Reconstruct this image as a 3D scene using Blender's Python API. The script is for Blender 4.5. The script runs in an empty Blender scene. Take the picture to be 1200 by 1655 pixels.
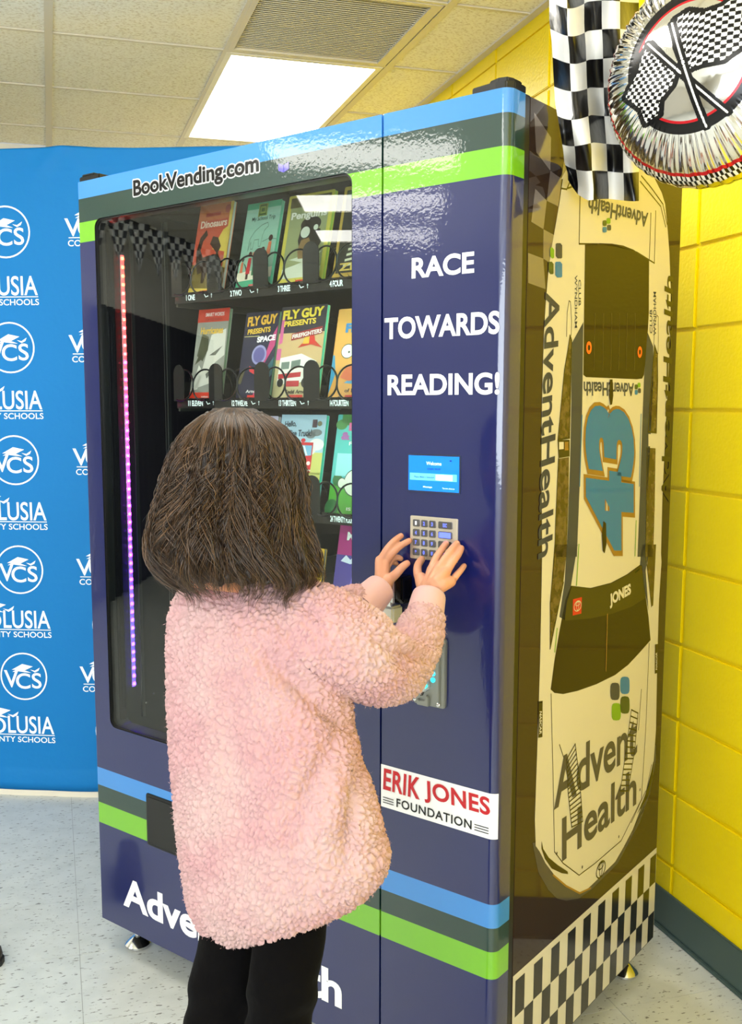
import bpy, bmesh, math, random
import numpy as np
from mathutils import Vector, Matrix, noise
from mathutils.geometry import tessellate_polygon
random.seed(7); rng = np.random.default_rng(7)
SC = bpy.context.scene; COL = SC.collection

# ------------------------------------------------------------------ camera
FPX, YAW, PIT, ROL, CH = 1618.1, 0.2898, 0.1241, -0.0007, 1.4239
CX, CY = 567.1, 856.3
F_ = np.array([math.sin(YAW)*math.cos(PIT), math.cos(YAW)*math.cos(PIT), -math.sin(PIT)])
R_ = np.array([math.cos(YAW), -math.sin(YAW), 0.0]); U_ = np.cross(R_, F_)
R_, U_ = R_*math.cos(ROL)+U_*math.sin(ROL), -R_*math.sin(ROL)+U_*math.cos(ROL)
C_ = np.array([0, 0, CH])
cd = bpy.data.cameras.new('camera'); camo = bpy.data.objects.new('camera', cd); COL.objects.link(camo)
cd.sensor_fit = 'VERTICAL'; cd.sensor_height = 24.0; cd.lens = FPX/1655*24.0
cd.shift_x = (600-CX)/1655; cd.shift_y = (CY-827.5)/1655; cd.clip_start = .05
camo.matrix_world = Matrix(((R_[0], U_[0], -F_[0], 0), (R_[1], U_[1], -F_[1], 0), (R_[2], U_[2], -F_[2], CH), (0, 0, 0, 1)))
SC.camera = camo
# ------------------------------------------------------------------ world, exposure
SC.view_settings.view_transform = 'Standard'; SC.view_settings.look = 'None'
SC.view_settings.gamma = 1; SC.view_settings.use_curve_mapping = False
SC.view_settings.exposure = 0.14
LIGHT_E = 11.0
w = bpy.data.worlds.new('world'); SC.world = w; w.use_nodes = True
w.node_tree.nodes['Background'].inputs[0].default_value = (.9, .93, 1, 1); w.node_tree.nodes['Background'].inputs[1].default_value = .5
SC.cycles.max_bounces = 8; SC.cycles.diffuse_bounces = 6; SC.cycles.glossy_bounces = 5; SC.cycles.transparent_max_bounces = 12
SC.cycles.caustics_reflective = False; SC.cycles.caustics_refractive = False; SC.cycles.sample_clamp_indirect = 6.0

# area light added behind the camera, tilted up to brighten the ceiling
ld = bpy.data.lights.new('daylight', 'AREA'); ld.shape = 'RECTANGLE'; ld.size = 6.2; ld.size_y = 1.45; ld.energy = 300; ld.color = (.86, .94, 1.0)
lo = bpy.data.objects.new('daylight', ld); COL.objects.link(lo); lo.location = (-2.1, -2.35, 1.625); lo.rotation_euler = (math.radians(90+32), 0, 0)
# ------------------------------------------------------------------ geometry of the view: pixel -> point on a real plane
def pray(x, y): return F_ + R_*(x-CX)/FPX - U_*(y-CY)/FPX
def dep(x, y, d): return C_ + pray(x, y)*d
MX, MY, MT = .0837, 2.5677, -.9598                    # vending machine: front left corner and turn
MW, MS, MD, MZB, MH, MTK = 1.1749, .909, .80, .0882, 1.9538, .054
ct, st = math.cos(MT), math.sin(MT)
def toM(P): dx, dy = P[0]-MX, P[1]-MY; return np.array([dx*ct+dy*st, -dx*st+dy*ct, P[2]])
def fromM(p): return np.array([MX+p[0]*ct-p[1]*st, MY+p[0]*st+p[1]*ct, p[2]])
def onfront(x, y, ly=0.0):
    a = toM(C_); b = toM(C_+pray(x, y)); return a+(b-a)*((ly-a[1])/(b[1]-a[1]))
def onside(x, y):
    a = toM(C_); b = toM(C_+pray(x, y)); return a+(b-a)*((MW-a[0])/(b[0]-a[0]))
def fz(x, y):                                          # depth of the machine front behind a pixel
    p = fromM(onfront(x, y)); return float((p-C_)@F_)

# ------------------------------------------------------------------ materials
def lin(c):
    c = np.array(c[:3], float)/255.0
    return tuple(np.where(c <= .04045, c/12.92, ((c+.055)/1.055)**2.4))+(1.0,)
MATS = {}
def mat(name, col, rough=.5, metal=0, spec=.5, coat=0, bump=None, emit=None, es=1, sheen=0, var=None, crough=.03):
    if name in MATS: return MATS[name]
    m = bpy.data.materials.new(name); m.use_nodes = True; nt = m.node_tree; b = nt.nodes['Principled BSDF']
    b.inputs['Base Color'].default_value = lin(col); b.inputs['Roughness'].default_value = rough
    b.inputs['Metallic'].default_value = metal; b.inputs['Specular IOR Level'].default_value = spec
    b.inputs['Coat Weight'].default_value = coat; b.inputs['Coat Roughness'].default_value = crough
    if sheen: b.inputs['Sheen Weight'].default_value = sheen; b.inputs['Sheen Roughness'].default_value = .5
    tc = nt.nodes.new('ShaderNodeTexCoord')
    if bump:                                           # (scale, strength, distance)
        n = nt.nodes.new('ShaderNodeTexNoise'); n.inputs['Scale'].default_value = bump[0]; n.inputs['Detail'].default_value = bump[3] if len(bump) > 3 else 3
        nt.links.new(tc.outputs['Object'], n.inputs['Vector'])
        bm = nt.nodes.new('ShaderNodeBump'); bm.inputs['Strength'].default_value = bump[1]; bm.inputs['Distance'].default_value = bump[2]
        nt.links.new(n.outputs['Fac'], bm.inputs['Height']); nt.links.new(bm.outputs[0], b.inputs['Normal'])
        if coat: nt.links.new(bm.outputs[0], b.inputs['Coat Normal'])
    if var:                                            # (scale, colour 2, low, high)
        n = nt.nodes.new('ShaderNodeTexNoise'); n.inputs['Scale'].default_value = var[0]; n.inputs['Detail'].default_value = 5
        nt.links.new(tc.outputs['Object'], n.inputs['Vector'])
        r = nt.nodes.new('ShaderNodeValToRGB'); r.color_ramp.elements[0].position = var[2]; r.color_ramp.elements[1].position = var[3]
        r.color_ramp.elements[0].color = lin(var[1]); r.color_ramp.elements[1].color = lin(col)
        nt.links.new(n.outputs['Fac'], r.inputs[0]); nt.links.new(r.outputs[0], b.inputs['Base Color'])
    if emit: b.inputs['Emission Color'].default_value = lin(emit); b.inputs['Emission Strength'].default_value = es
    MATS[name] = m; return m
def pmat(col, rough=.35, spec=.5):                     # printed ink
    return mat('ink_%d_%d_%d_%d' % (*col, int(rough*100)), col, rough, spec=spec)
def smat(col): return mat('wrapink_%d_%d_%d' % col, col, .08, spec=.5, coat=.3)

def wrap_material():
    m = bpy.data.materials.new('front_wrap'); m.use_nodes = True; nt = m.node_tree; b = nt.nodes['Principled BSDF']
    tc = nt.nodes.new('ShaderNodeTexCoord'); sx = nt.nodes.new('ShaderNodeSeparateXYZ'); nt.links.new(tc.outputs['Object'], sx.inputs[0])
    mr = nt.nodes.new('ShaderNodeMath'); mr.operation = 'DIVIDE'; mr.inputs[1].default_value = 2.0; nt.links.new(sx.outputs['Z'], mr.inputs[0])
    r = nt.nodes.new('ShaderNodeValToRGB'); r.color_ramp.interpolation = 'CONSTANT'
    navy, blue, dgr, lime = (3, 18, 80), (48, 126, 200), (14, 48, 42), (106, 172, 26)
    st_ = [(0, navy), (.3507, lime), (.3988, dgr), (.4477, blue), (.4949, navy), (1.8105, lime), (1.859, dgr), (1.907, blue)]
    e = r.color_ramp.elements
    e[0].position = 0; e[0].color = lin(navy); e[1].position = st_[1][0]/2; e[1].color = lin(lime)
    for z, c in st_[2:]: k = e.new(z/2); k.color = lin(c)
    nt.links.new(mr.outputs[0], r.inputs[0]); nt.links.new(r.outputs[0], b.inputs['Base Color'])
    b.inputs['Roughness'].default_value = .3; b.inputs['Coat Weight'].default_value = 1.0; b.inputs['Coat Roughness'].default_value = .015
    n = nt.nodes.new('ShaderNodeTexNoise'); n.inputs['Scale'].default_value = 130; n.inputs['Detail'].default_value = 2
    nt.links.new(tc.outputs['Object'], n.inputs['Vector'])
    n2 = nt.nodes.new('ShaderNodeTexNoise'); n2.inputs['Scale'].default_value = 9; nt.links.new(tc.outputs['Object'], n2.inputs['Vector'])
    bm = nt.nodes.new('ShaderNodeBump'); bm.inputs['Strength'].default_value = .4; bm.inputs['Distance'].default_value = .00028
    nt.links.new(n.outputs['Fac'], bm.inputs['Height'])
    bm2 = nt.nodes.new('ShaderNodeBump'); bm2.inputs['Strength'].default_value = .2; bm2.inputs['Distance'].default_value = .0012
    nt.links.new(n2.outputs['Fac'], bm2.inputs['Height']); nt.links.new(bm.outputs[0], bm2.inputs['Normal'])
    nt.links.new(bm2.outputs[0], b.inputs['Normal']); nt.links.new(bm2.outputs[0], b.inputs['Coat Normal'])
    return m
def pane_material(name, tint=(1, 1, 1), ior=1.52):
    m = bpy.data.materials.new(name); m.use_nodes = True; nt = m.node_tree; nt.nodes.remove(nt.nodes['Principled BSDF'])
    o = nt.nodes['Material Output']; mx = nt.nodes.new('ShaderNodeMixShader'); t = nt.nodes.new('ShaderNodeBsdfTransparent')
    g = nt.nodes.new('ShaderNodeBsdfGlossy'); g.inputs['Roughness'].default_value = 0.0; fr = nt.nodes.new('ShaderNodeFresnel')
    fr.inputs['IOR'].default_value = ior; t.inputs[0].default_value = (*tint, 1)
    ge = nt.nodes.new('ShaderNodeNewGeometry')       # the pane's inner face is seen from within: give it the same fresnel
    sw = nt.nodes.new('ShaderNodeMath'); sw.operation = 'MULTIPLY_ADD'; sw.inputs[1].default_value = 1/ior-ior; sw.inputs[2].default_value = ior
    nt.links.new(ge.outputs['Backfacing'], sw.inputs[0])
    nt.links.new(sw.outputs[0], fr.inputs['IOR'])
    nt.links.new(fr.outputs[0], mx.inputs[0]); nt.links.new(t.outputs[0], mx.inputs[1]); nt.links.new(g.outputs[0], mx.inputs[2])
    nt.links.new(mx.outputs[0], o.inputs[0]); return m

# ------------------------------------------------------------------ object helpers
def wm(o):
    m = o.matrix_basis.copy()
    while o.parent: o = o.parent; m = o.matrix_basis @ m
    return m
def tag(o, label=None, cat=None, group=None, kind=None):
    if label: o['label'] = label
    if cat: o['category'] = cat
    if group: o['group'] = group
    if kind: o['kind'] = kind
    return o
def empty(name, loc=(0, 0, 0), rz=0, label=None, cat=None, group=None, parent=None, kind=None):
    o = bpy.data.objects.new(name, None); COL.objects.link(o); o.location = loc; o.rotation_euler = (0, 0, rz); o.empty_display_size = .1
    o.parent = parent; return tag(o, label, cat, group, kind)
def mesh_obj(name, V, Fc, mats, parent=None, world=False, smooth=False, mi=None, bevel=0, autos=None):
    me = bpy.data.meshes.new(name)
    V = np.asarray(V, float)
    if world and parent is not None:
        iv = np.array(wm(parent).inverted()); V = V@iv[:3, :3].T+iv[:3, 3]
    me.from_pydata(V.tolist(), [], [list(f) for f in Fc])
    if not isinstance(mats, (list, tuple)): mats = [mats]
    for m in mats: me.materials.append(m)
    if mi is not None: me.polygons.foreach_set('material_index', np.asarray(mi, np.int32))
    if smooth: me.polygons.foreach_set('use_smooth', [True]*len(me.polygons))
    if bevel:
        bm = bmesh.new(); bm.from_mesh(me)
        bmesh.ops.bevel(bm, geom=[e for e in bm.edges if len(e.link_faces) == 2 and e.calc_face_angle(0) > .5], offset=bevel, segments=2, affect='EDGES', clamp_overlap=True)
        bm.to_mesh(me); bm.free()
    me.update(); o = bpy.data.objects.new(name, me); COL.objects.link(o); o.parent = parent
    return o
class MB:
    def __init__(s): s.V = []; s.F = []; s.M = []
    def add(s, V, Fc, m=0):
        k = len(s.V); s.V += [tuple(map(float, v)) for v in V]; s.F += [tuple(i+k for i in f) for f in Fc]; s.M += [m]*len(Fc)
    def box(s, x0, x1, y0, y1, z0, z1, m=0):
        s.add([(x0, y0, z0), (x1, y0, z0), (x1, y1, z0), (x0, y1, z0), (x0, y0, z1), (x1, y0, z1), (x1, y1, z1), (x0, y1, z1)],
              [(0, 3, 2, 1), (4, 5, 6, 7), (0, 1, 5, 4), (1, 2, 6, 5), (2, 3, 7, 6), (3, 0, 4, 7)], m)
    def tube(s, P, r, n=8, m=0, closed=True, flat=None):
        P = [np.array(p, float) for p in P]; L = len(P); rr = r if hasattr(r, '__len__') else [r]*L
        T = [P[min(i+1, L-1)]-P[max(i-1, 0)] for i in range(L)]; T = [t/(np.linalg.norm(t)+1e-12) for t in T]
        up = np.array([0, 0, 1.]) if abs(T[0][2]) < .9 else np.array([1., 0, 0]); a = np.cross(T[0], up); a /= np.linalg.norm(a)
        V = []
        for i in range(L):
            a = a-T[i]*(a@T[i]); a /= np.linalg.norm(a); b = np.cross(T[i], a)
            for k in range(n):
                t = 2*math.pi*k/n; V.append(P[i]+(a*math.cos(t)+b*math.sin(t))*rr[i])
        Fc = [(i*n+k, i*n+(k+1) % n, (i+1)*n+(k+1) % n, (i+1)*n+k) for i in range(L-1) for k in range(n)]
        if closed: Fc += [tuple(range(n-1, -1, -1)), tuple((L-1)*n+k for k in range(n))]
        s.add(V, Fc, m)
    def lathe(s, prof, c=(0, 0, 0), n=24, m=0):
        V = [(c[0]+r*math.cos(2*math.pi*k/n), c[1]+r*math.sin(2*math.pi*k/n), c[2]+z) for r, z in prof for k in range(n)]
        L = len(prof); Fc = [(i*n+k, i*n+(k+1) % n, (i+1)*n+(k+1) % n, (i+1)*n+k) for i in range(L-1) for k in range(n)]
        Fc += [tuple(range(n-1, -1, -1)), tuple((L-1)*n+k for k in range(n))]; s.add(V, Fc, m)
    def ball(s, c, rx, ry, rz, n=20, k=12, m=0, rot=None):
        V = []; 
        for i in range(k+1):
            t = math.pi*(.02+.96*i/k)
            for j in range(n):
                p = 2*math.pi*j/n; v = np.array([rx*math.sin(t)*math.cos(p), ry*math.sin(t)*math.sin(p), -rz*math.cos(t)])
                if rot is not None: v = rot@v
                V.append(np.array(c)+v)
        Fc = [(i*n+j, i*n+(j+1) % n, (i+1)*n+(j+1) % n, (i+1)*n+j) for i in range(k) for j in range(n)]
        Fc += [tuple(range(n-1, -1, -1)), tuple(k*n+j for j in range(n))]; s.add(V, Fc, m)
    def prism(s, poly, y0, y1, m=0, axes='xz'):        # 2-D outline pushed from y0 to y1
        n = len(poly)
        def P(p, d):
            return {'xz': (p[0], d, p[1]), 'xy': (p[0], p[1], d), 'yz': (d, p[0], p[1])}[axes]
        s.add([P(p, y0) for p in poly]+[P(p, y1) for p in poly], [tuple(range(n)), tuple(range(2*n-1, n-1, -1))]+[(i, i+n, (i+1) % n+n, (i+1) % n) for i in range(n)], m)
    def obj(s, name, mats, parent=None, **k): return mesh_obj(name, s.V, s.F, mats, parent, mi=s.M, **k)
def rrect(x0, x1, z0, z1, r, n=6):
    P = []
    for cx, cz, a in ((x1-r, z0+r, -90), (x1-r, z1-r, 0), (x0+r, z1-r, 90), (x0+r, z0+r, 180)):
        for i in range(n+1):
            t = math.radians(a+90*i/n); P.append((cx+r*math.cos(t), cz+r*math.sin(t)))
    return P
def shade_smooth(o, ang=35):
    me = o.data; me.polygons.foreach_set('use_smooth', [True]*len(me.polygons))
    me.set_sharp_from_angle(angle=math.radians(ang)); return o

# 2-D drawing: every shape is [list of (u, v)] in plane coordinates
def stroke(P, wd, closed=False):
    P = [np.array(p, float) for p in P]; n = len(P); out = []
    rng_ = range(n if closed else n-1)
    for i in rng_:
        a, b = P[i], P[(i+1) % n]; d = b-a; L = np.linalg.norm(d)
        if L < 1e-9: continue
        d /= L; nn = np.array([-d[1], d[0]])*wd/2; e = d*wd*.35
        out.append([tuple(a-nn-e), tuple(b-nn+e), tuple(b+nn+e), tuple(a+nn-e)])
    return out
def ell(cx, cy, rx, ry=None, n=24, a0=0, a1=360, rot=0):
    ry = rx if ry is None else ry; out = []; c, s_ = math.cos(math.radians(rot)), math.sin(math.radians(rot))
    for i in range(n):
        t = math.radians(a0+(a1-a0)*i/(n if a1-a0 == 360 else n-1)); x, y = rx*math.cos(t), ry*math.sin(t)
        out.append((cx+x*c-y*s_, cy+x*s_+y*c))
    return out
_TC = {}
def text_geo(body, bold=0.0, sp=1.0, raw=False):
    k = (body, bold, sp)
    if k not in _TC:
        cu = bpy.data.curves.new('t', 'FONT'); cu.body = body; cu.offset = bold; cu.space_character = sp; cu.resolution_u = 5
        o = bpy.data.objects.new('t', cu); COL.objects.link(o)
        dg = bpy.context.evaluated_depsgraph_get(); me = bpy.data.meshes.new_from_object(o.evaluated_get(dg))
        V = np.array([v.co[:2] for v in me.vertices]); Fc = [tuple(p.vertices) for p in me.polygons]
        bpy.data.objects.remove(o); bpy.data.curves.remove(cu); bpy.data.meshes.remove(me)
        _TC[k] = (V, Fc)
    return _TC[k]
def text_uv(body, O, Rt, T, bold=0.0, sp=1.0, ref=None):
    """text whose ink box spans O (lower left) to Rt (lower right) and T (upper left), in plane coordinates"""
    V, Fc = text_geo(body, bold, sp); V0 = V if ref is None else text_geo(body, ref, sp)[0]
    lo, hi = V0.min(0), V0.max(0); t = (V-lo)/(hi-lo); O, Rt, T = (np.array(p, float)[:2] for p in (O, Rt, T))
    return O+t[:, :1]*(Rt-O)+t[:, 1:]*(T-O), Fc
class Print:                                            # flat print on a plane given by a function (u, v, lift) -> xyz
    def __init__(s, to3, parent): s.to3 = to3; s.parent = parent
    def __call__(s, name, polys, m, lift, texts=()):
        V = []; Fc = []
        for p in polys:
            k = len(V); V += [s.to3(u, v, lift) for u, v in p]
            if len(p) <= 4: Fc.append(tuple(range(k, k+len(p))))
            else: Fc += [tuple(k+i for i in t) for t in tessellate_polygon([[Vector((a, b, 0)) for a, b in p]])]
        for tv, tf in texts:
            k = len(V); V += [s.to3(u, v, lift) for u, v in tv]; Fc += [tuple(i+k for i in f) for f in tf]
        return mesh_obj(name, V, Fc, m, s.parent)

# ------------------------------------------------------------------ the room
WX, ZC, BH, BL = 1.567, 2.679, .2032, .4064
YB, YN, XL = 5.30, -2.2, -8.5
m_yel = mat('yellow_block_paint', (240, 212, 0), .38, spec=.4, bump=(110, .55, .0022, 4))
m_white = mat('white_wall_paint', (226, 222, 212), .6, bump=(90, .3, .001))
m_frame_w = mat('window_frame_white', (230, 230, 228), .5)
m_base = mat('grey_green_rubber_base', (62, 80, 76), .45)
m_tee = mat('ceiling_grid_metal', (214, 206, 188), .4)

def floor_mat(name, base, spk):
    m = bpy.data.materials.new(name); m.use_nodes = True; nt = m.node_tree; b = nt.nodes['Principled BSDF']
    tc = nt.nodes.new('ShaderNodeTexCoord'); mp = nt.nodes.new('ShaderNodeMapping'); mp.inputs['Scale'].default_value = (1, 2.6, 1); mp.inputs['Rotation'].default_value = (0, 0, .25)
    ge = nt.nodes.new('ShaderNodeNewGeometry'); nt.links.new(ge.outputs['Position'], mp.inputs[0])
    n = nt.nodes.new('ShaderNodeTexNoise'); n.inputs['Scale'].default_value = 46; n.inputs['Detail'].default_value = 2; n.inputs['Roughness'].default_value = .65; nt.links.new(mp.outputs[0], n.inputs[0])
    r = nt.nodes.new('ShaderNodeValToRGB'); r.color_ramp.elements[0].position = .33; r.color_ramp.elements[1].position = .385
    r.color_ramp.elements[0].color = lin(spk); r.color_ramp.elements[1].color = lin(base); nt.links.new(n.outputs[0], r.inputs[0])
    n2 = nt.nodes.new('ShaderNodeTexNoise'); n2.inputs['Scale'].default_value = 14; n2.inputs['Detail'].default_value = 6; nt.links.new(ge.outputs['Position'], n2.inputs[0])
    mx = nt.nodes.new('ShaderNodeMix'); mx.data_type = 'RGBA'; mx.blend_type = 'MULTIPLY'; mx.inputs[0].default_value = .35
    nt.links.new(r.outputs[0], mx.inputs[6]); r2 = nt.nodes.new('ShaderNodeValToRGB'); r2.color_ramp.elements[0].position = .35; r2.color_ramp.elements[1].position = .6
    r2.color_ramp.elements[0].color = (.72, .74, .74, 1); nt.links.new(n2.outputs[0], r2.inputs[0]); nt.links.new(r2.outputs[0], mx.inputs[7])
    nt.links.new(mx.outputs[2], b.inputs['Base Color']); b.inputs['Roughness'].default_value = .3; b.inputs['Specular IOR Level'].default_value = .45
    return m
m_floor = floor_mat('speckled_vinyl_tile', (196, 199, 196), (112, 110, 106))
m_joint = mat('dark_floor_joint', (138, 138, 134), .7)
fl = MB(); fl.box(XL, WX, YN, YB, -.06, -.0012); floor = fl.obj('floor', m_joint); tag(floor, kind='structure')
TS = .3048
proto = None; far_tiles = MB()
gx, gy = WX-.02, 5.0
nx, ny = int((gx-XL)/TS)+1, int((YB-YN)/TS)+1
for i in range(nx):
    for j in range(ny):
        x1 = gx-i*TS+.02 if i == 0 else gx-i*TS; x0 = gx-(i+1)*TS; y1 = YB-j*TS; y0 = y1-TS
        if -1.2 < x1 and y0 > .55 and i > 0:
            if proto is None:
                b = MB(); h = TS/2-.0005; b.box(-h, h, -h, h, -.003, 0); proto = b.obj('tile', m_floor, floor, bevel=.0004); o = proto
            else: o = proto.copy(); COL.objects.link(o)
            o.location = ((x0+x1)/2, (y0+y1)/2, random.uniform(-.00015, .00015))
        else: far_tiles.box(max(x0+.0005, XL), x1-.0005, max(y0+.0005, YN), y1-.0005, -.003, 0)
tag(far_tiles.obj('tiles', m_floor, floor), kind='stuff')

# right wall of stack-bonded painted blocks
b = MB(); b.box(WX+.000, WX+.15, YN, YB, 0, ZC+.1); wall_right = tag(b.obj('wall_right', m_yel), kind='structure')
Z0 = -.0129; proto = None
yj = 2.205
ks = range(-9, 8); protos = []
for v in range(4):
    bb = MB(); h = .0045; t = .0025
    bb.box(-.007, .006, -BL/2+h, BL/2-h, -BH/2+h, BH/2-h)
    bo = bb.obj('block', m_yel, wall_right, bevel=.0025); protos.append(bo.data)
    bpy.data.objects.remove(bo)
for k in ks:
    for r in range(0, 14):
        y0 = yj+k*BL; y1 = y0+BL
        if y1 < YN or y0 > YB: continue
        if y1 > YB: continue
        z0 = Z0+r*BH; z1 = z0+BH
        if y0 < .9: continue
        o = bpy.data.objects.new('block', protos[(r+k) % 4]); COL.objects.link(o); o.parent = wall_right
        zz0, zz1 = max(z0, 0), min(z1, ZC)
        o.location = (WX+random.uniform(-.0006, .0006), (y0+y1)/2, (zz0+zz1)/2); o.scale = (1, 1, (zz1-zz0)/BH)
b = MB()
for k in range(-9, -3):
    for r in range(14):
        y0 = max(yj+k*BL, YN); y1 = yj+k*BL+BL; z0 = Z0+r*BH
        if y1 <= .9+BL*.5 and y1 > YN: b.box(WX-.007, WX+.006, y0+.0045, y1-.0045, max(z0, 0)+.0045, min(z0+BH, ZC)-.0045)
if b.V: tag(b.obj('blocks', m_yel, wall_right), kind='stuff')
b = MB(); b.box(WX-.016, WX-.0065, YN, YB, .0, .1138); b.box(WX-.022, WX-.016, YN, YB, 0, .012); tag(b.obj('baseboard_right', m_base, bevel=.002), kind='structure')
# other walls: a jog behind the backdrop, the far end, the near end
b = MB(); b.box(-1.3, WX, YB, YB+.1, 0, ZC); tag(b.obj('wall_back', m_white), kind='structure')
b = MB(); b.box(XL, -1.3, 4.05, 4.15, 0, ZC); b.box(-1.4, -1.3, 4.15, YB+.1, 0, ZC); tag(b.obj('wall_left', m_white), kind='structure')
b = MB(); b.box(XL-.1, XL, YN, 4.15, 0, ZC); tag(b.obj('wall_far', m_white), kind='structure')
b = MB()
for x0, x1, z0, z1 in ((XL, -5.2, 0, ZC), (-5.2, 1.0, 0, .9), (-5.2, 1.0, 2.35, ZC), (1.0, WX, 0, ZC)): b.box(x0, x1, YN-.1, YN, z0, z1)
tag(b.obj('wall_front', m_white), kind='structure')
b = MB()
for k in range(6): b.box(-5.2+6.2*k/5-.03, -5.2+6.2*k/5+.03, YN-.08, YN-.02, .9, 2.35)
tag(b.obj('window_1', m_frame_w), kind='structure')  # unseen window frame, made up to go with the ceiling fill light
for nm, x0, x1, y0, y1 in (('baseboard_back', -1.3, WX, YB-.01, YB), ('baseboard_left', XL, -1.3, 4.04, 4.05)):
    b = MB(); b.box(x0, x1, y0, y1, 0, .11); tag(b.obj(nm, m_base), kind='structure')

# ceiling: slab, tees, lay-in tiles, light panels
def tile_mat():
    m = mat('fissured_ceiling_tile', (222, 216, 200), .85, bump=(160, .5, .0015, 4)); nt = m.node_tree; b = nt.nodes['Principled BSDF']
    tc = nt.nodes.new('ShaderNodeNewGeometry'); mp = nt.nodes.new('ShaderNodeMapping'); mp.inputs['Scale'].default_value = (1, 1.6, 1); nt.links.new(tc.outputs['Position'], mp.inputs[0])
    n = nt.nodes.new('ShaderNodeTexNoise'); n.inputs['Scale'].default_value = 95; n.inputs['Detail'].default_value = 3; nt.links.new(mp.outputs[0], n.inputs[0])
    r = nt.nodes.new('ShaderNodeValToRGB'); r.color_ramp.elements[0].position = .33; r.color_ramp.elements[1].position = .5
    r.color_ramp.elements[0].color = lin((214, 205, 182)); r.color_ramp.elements[1].color = lin((246, 243, 230)); nt.links.new(n.outputs[0], r.inputs[0]); nt.links.new(r.outputs[0], b.inputs['Base Color'])
    return m
m_tile = tile_mat()
b = MB(); b.box(XL, WX, YN, YB, ZC+.05, ZC+.12); ceiling = tag(b.obj('ceiling', mat('ceiling_void', (90, 88, 84), .9)), kind='structure')
G = .61; X0, Y0 = .041, 3.725
xs = [X0+G*k for k in range(-15, 3)]; ys = [Y0+G*k for k in range(-10, 3)]
LIGHTS = [(.651, 3.735), (.651, 1.295), (-.569, 1.295), (-3.009, 1.295), (-4.229, 1.295), (-5.449, 1.295), (-1.789, -1.145)]  # second and third panels are unseen, added for light from above
def lit(i, j):
    for lx, ly in LIGHTS:
        if abs(xs[i]-lx+.01) < .1 and -.1 < ys[j]-ly+.01 < .9: return True
    return False
def vent(i, j): return abs(xs[i]-.651) < .05 and abs(ys[j]-3.115) < .05
proto = None; ft = MB()
for i in range(len(xs)):
    for j in range(len(ys)):
        x0, y0 = xs[i], ys[j]; x1 = min(x0+G, WX-.02); y1 = min(y0+G, YB)
        x0 = max(x0, XL); y0 = max(y0, YN)
        if lit(i, j) or vent(i, j) or x1-x0 < .03 or y1-y0 < .02: continue
        if x0 > -1.3 and y0 > 2.0 and x1-x0 > .55:
            if proto is None:
                bb = MB(); h = G/2-.012; bb.box(-h, h, -h, h, -.0, .012); proto = bb.obj('ceiling_tile', m_tile, ceiling, bevel=.001); o = proto
            else: o = proto.copy(); COL.objects.link(o)
            o.location = ((x0+x1)/2, (y0+y1)/2, ZC+.002); o.scale = (1, (y1-y0)/G, 1)
        elif x0 > -1.3 and y0 > 2.0:
            bb = MB(); bb.box(x0+.01, x1, y0+.012, y1-.012, ZC+.002, ZC+.014); bb.obj('ceiling_tile', m_tile, ceiling)
        else: ft.box(x0+.01, x1-.01, y0+.01, y1-.01, ZC+.002, ZC+.014)
tag(ft.obj('ceiling_tiles', m_tile, ceiling), kind='stuff')
def bar(x0, x1, y0, y1, nm='ceiling_tee'):
    b = MB(); b.box(x0, x1, y0, y1, ZC-.003, ZC+.03); return b.obj(nm, m_tee, ceiling)
for x in xs: bar(x-.014, x+.014, YN, YB)
for y in ys:
    b = MB()
    for i in range(len(xs)):
        skip = any(abs(xs[i]-lx+.01) < .1 and abs(y-(ly+.60)) < .1 for lx, ly in LIGHTS)
        if not skip: b.box(xs[i]+.014, min(xs[i]+G-.014, WX), y-.0075, y+.0075, ZC-.0022, ZC+.03)
    b.obj('ceiling_tee', m_tee, ceiling)
b = MB(); b.box(WX-.035, WX-.007, YN, YB, ZC-.005, ZC+.03); tag(b.obj('trim_1', m_tee), kind='structure')
m_lit = mat('glowing_diffuser', (255, 255, 255), .5, emit=(255, 252, 244), es=LIGHT_E)
m_frame = mat('white_fixture_frame', (238, 234, 220), .4)
LLAB = ['bright rectangular ceiling light above the machine, beside the louvred vent', 'ceiling light panel closest to the yellow wall, outside the frame above the balloon', 'ceiling light panel above the person, outside the frame',
        'ceiling light panel whose blurred glare lies on the top blue stripe', 'ceiling light panel mirrored as the upper white bar on the window glass', 'ceiling light panel mirrored as the lower white bar on the window glass', 'ceiling light panel nearest the window wall behind the camera']
for n, (lx, ly) in enumerate(LIGHTS):
    nm = LLAB[n]
    e = empty('ceiling_light', (lx, ly, ZC), label=nm, cat='light', group=None if n == 0 else 'hall ceiling lights')
    w_, h_ = .59, 1.20
    b = MB(); b.box(0, w_, 0, .022, -.004, .03); b.box(0, w_, h_-.022, h_, -.004, .03); b.box(0, .022, .022, h_-.022, -.004, .03); b.box(w_-.022, w_, .022, h_-.022, -.004, .03)
    b.obj('light_frame', m_frame, e)
    b = MB(); b.box(.022, w_-.022, .022, h_-.022, .004, .010); b.obj('diffuser', m_lit, e)
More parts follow.
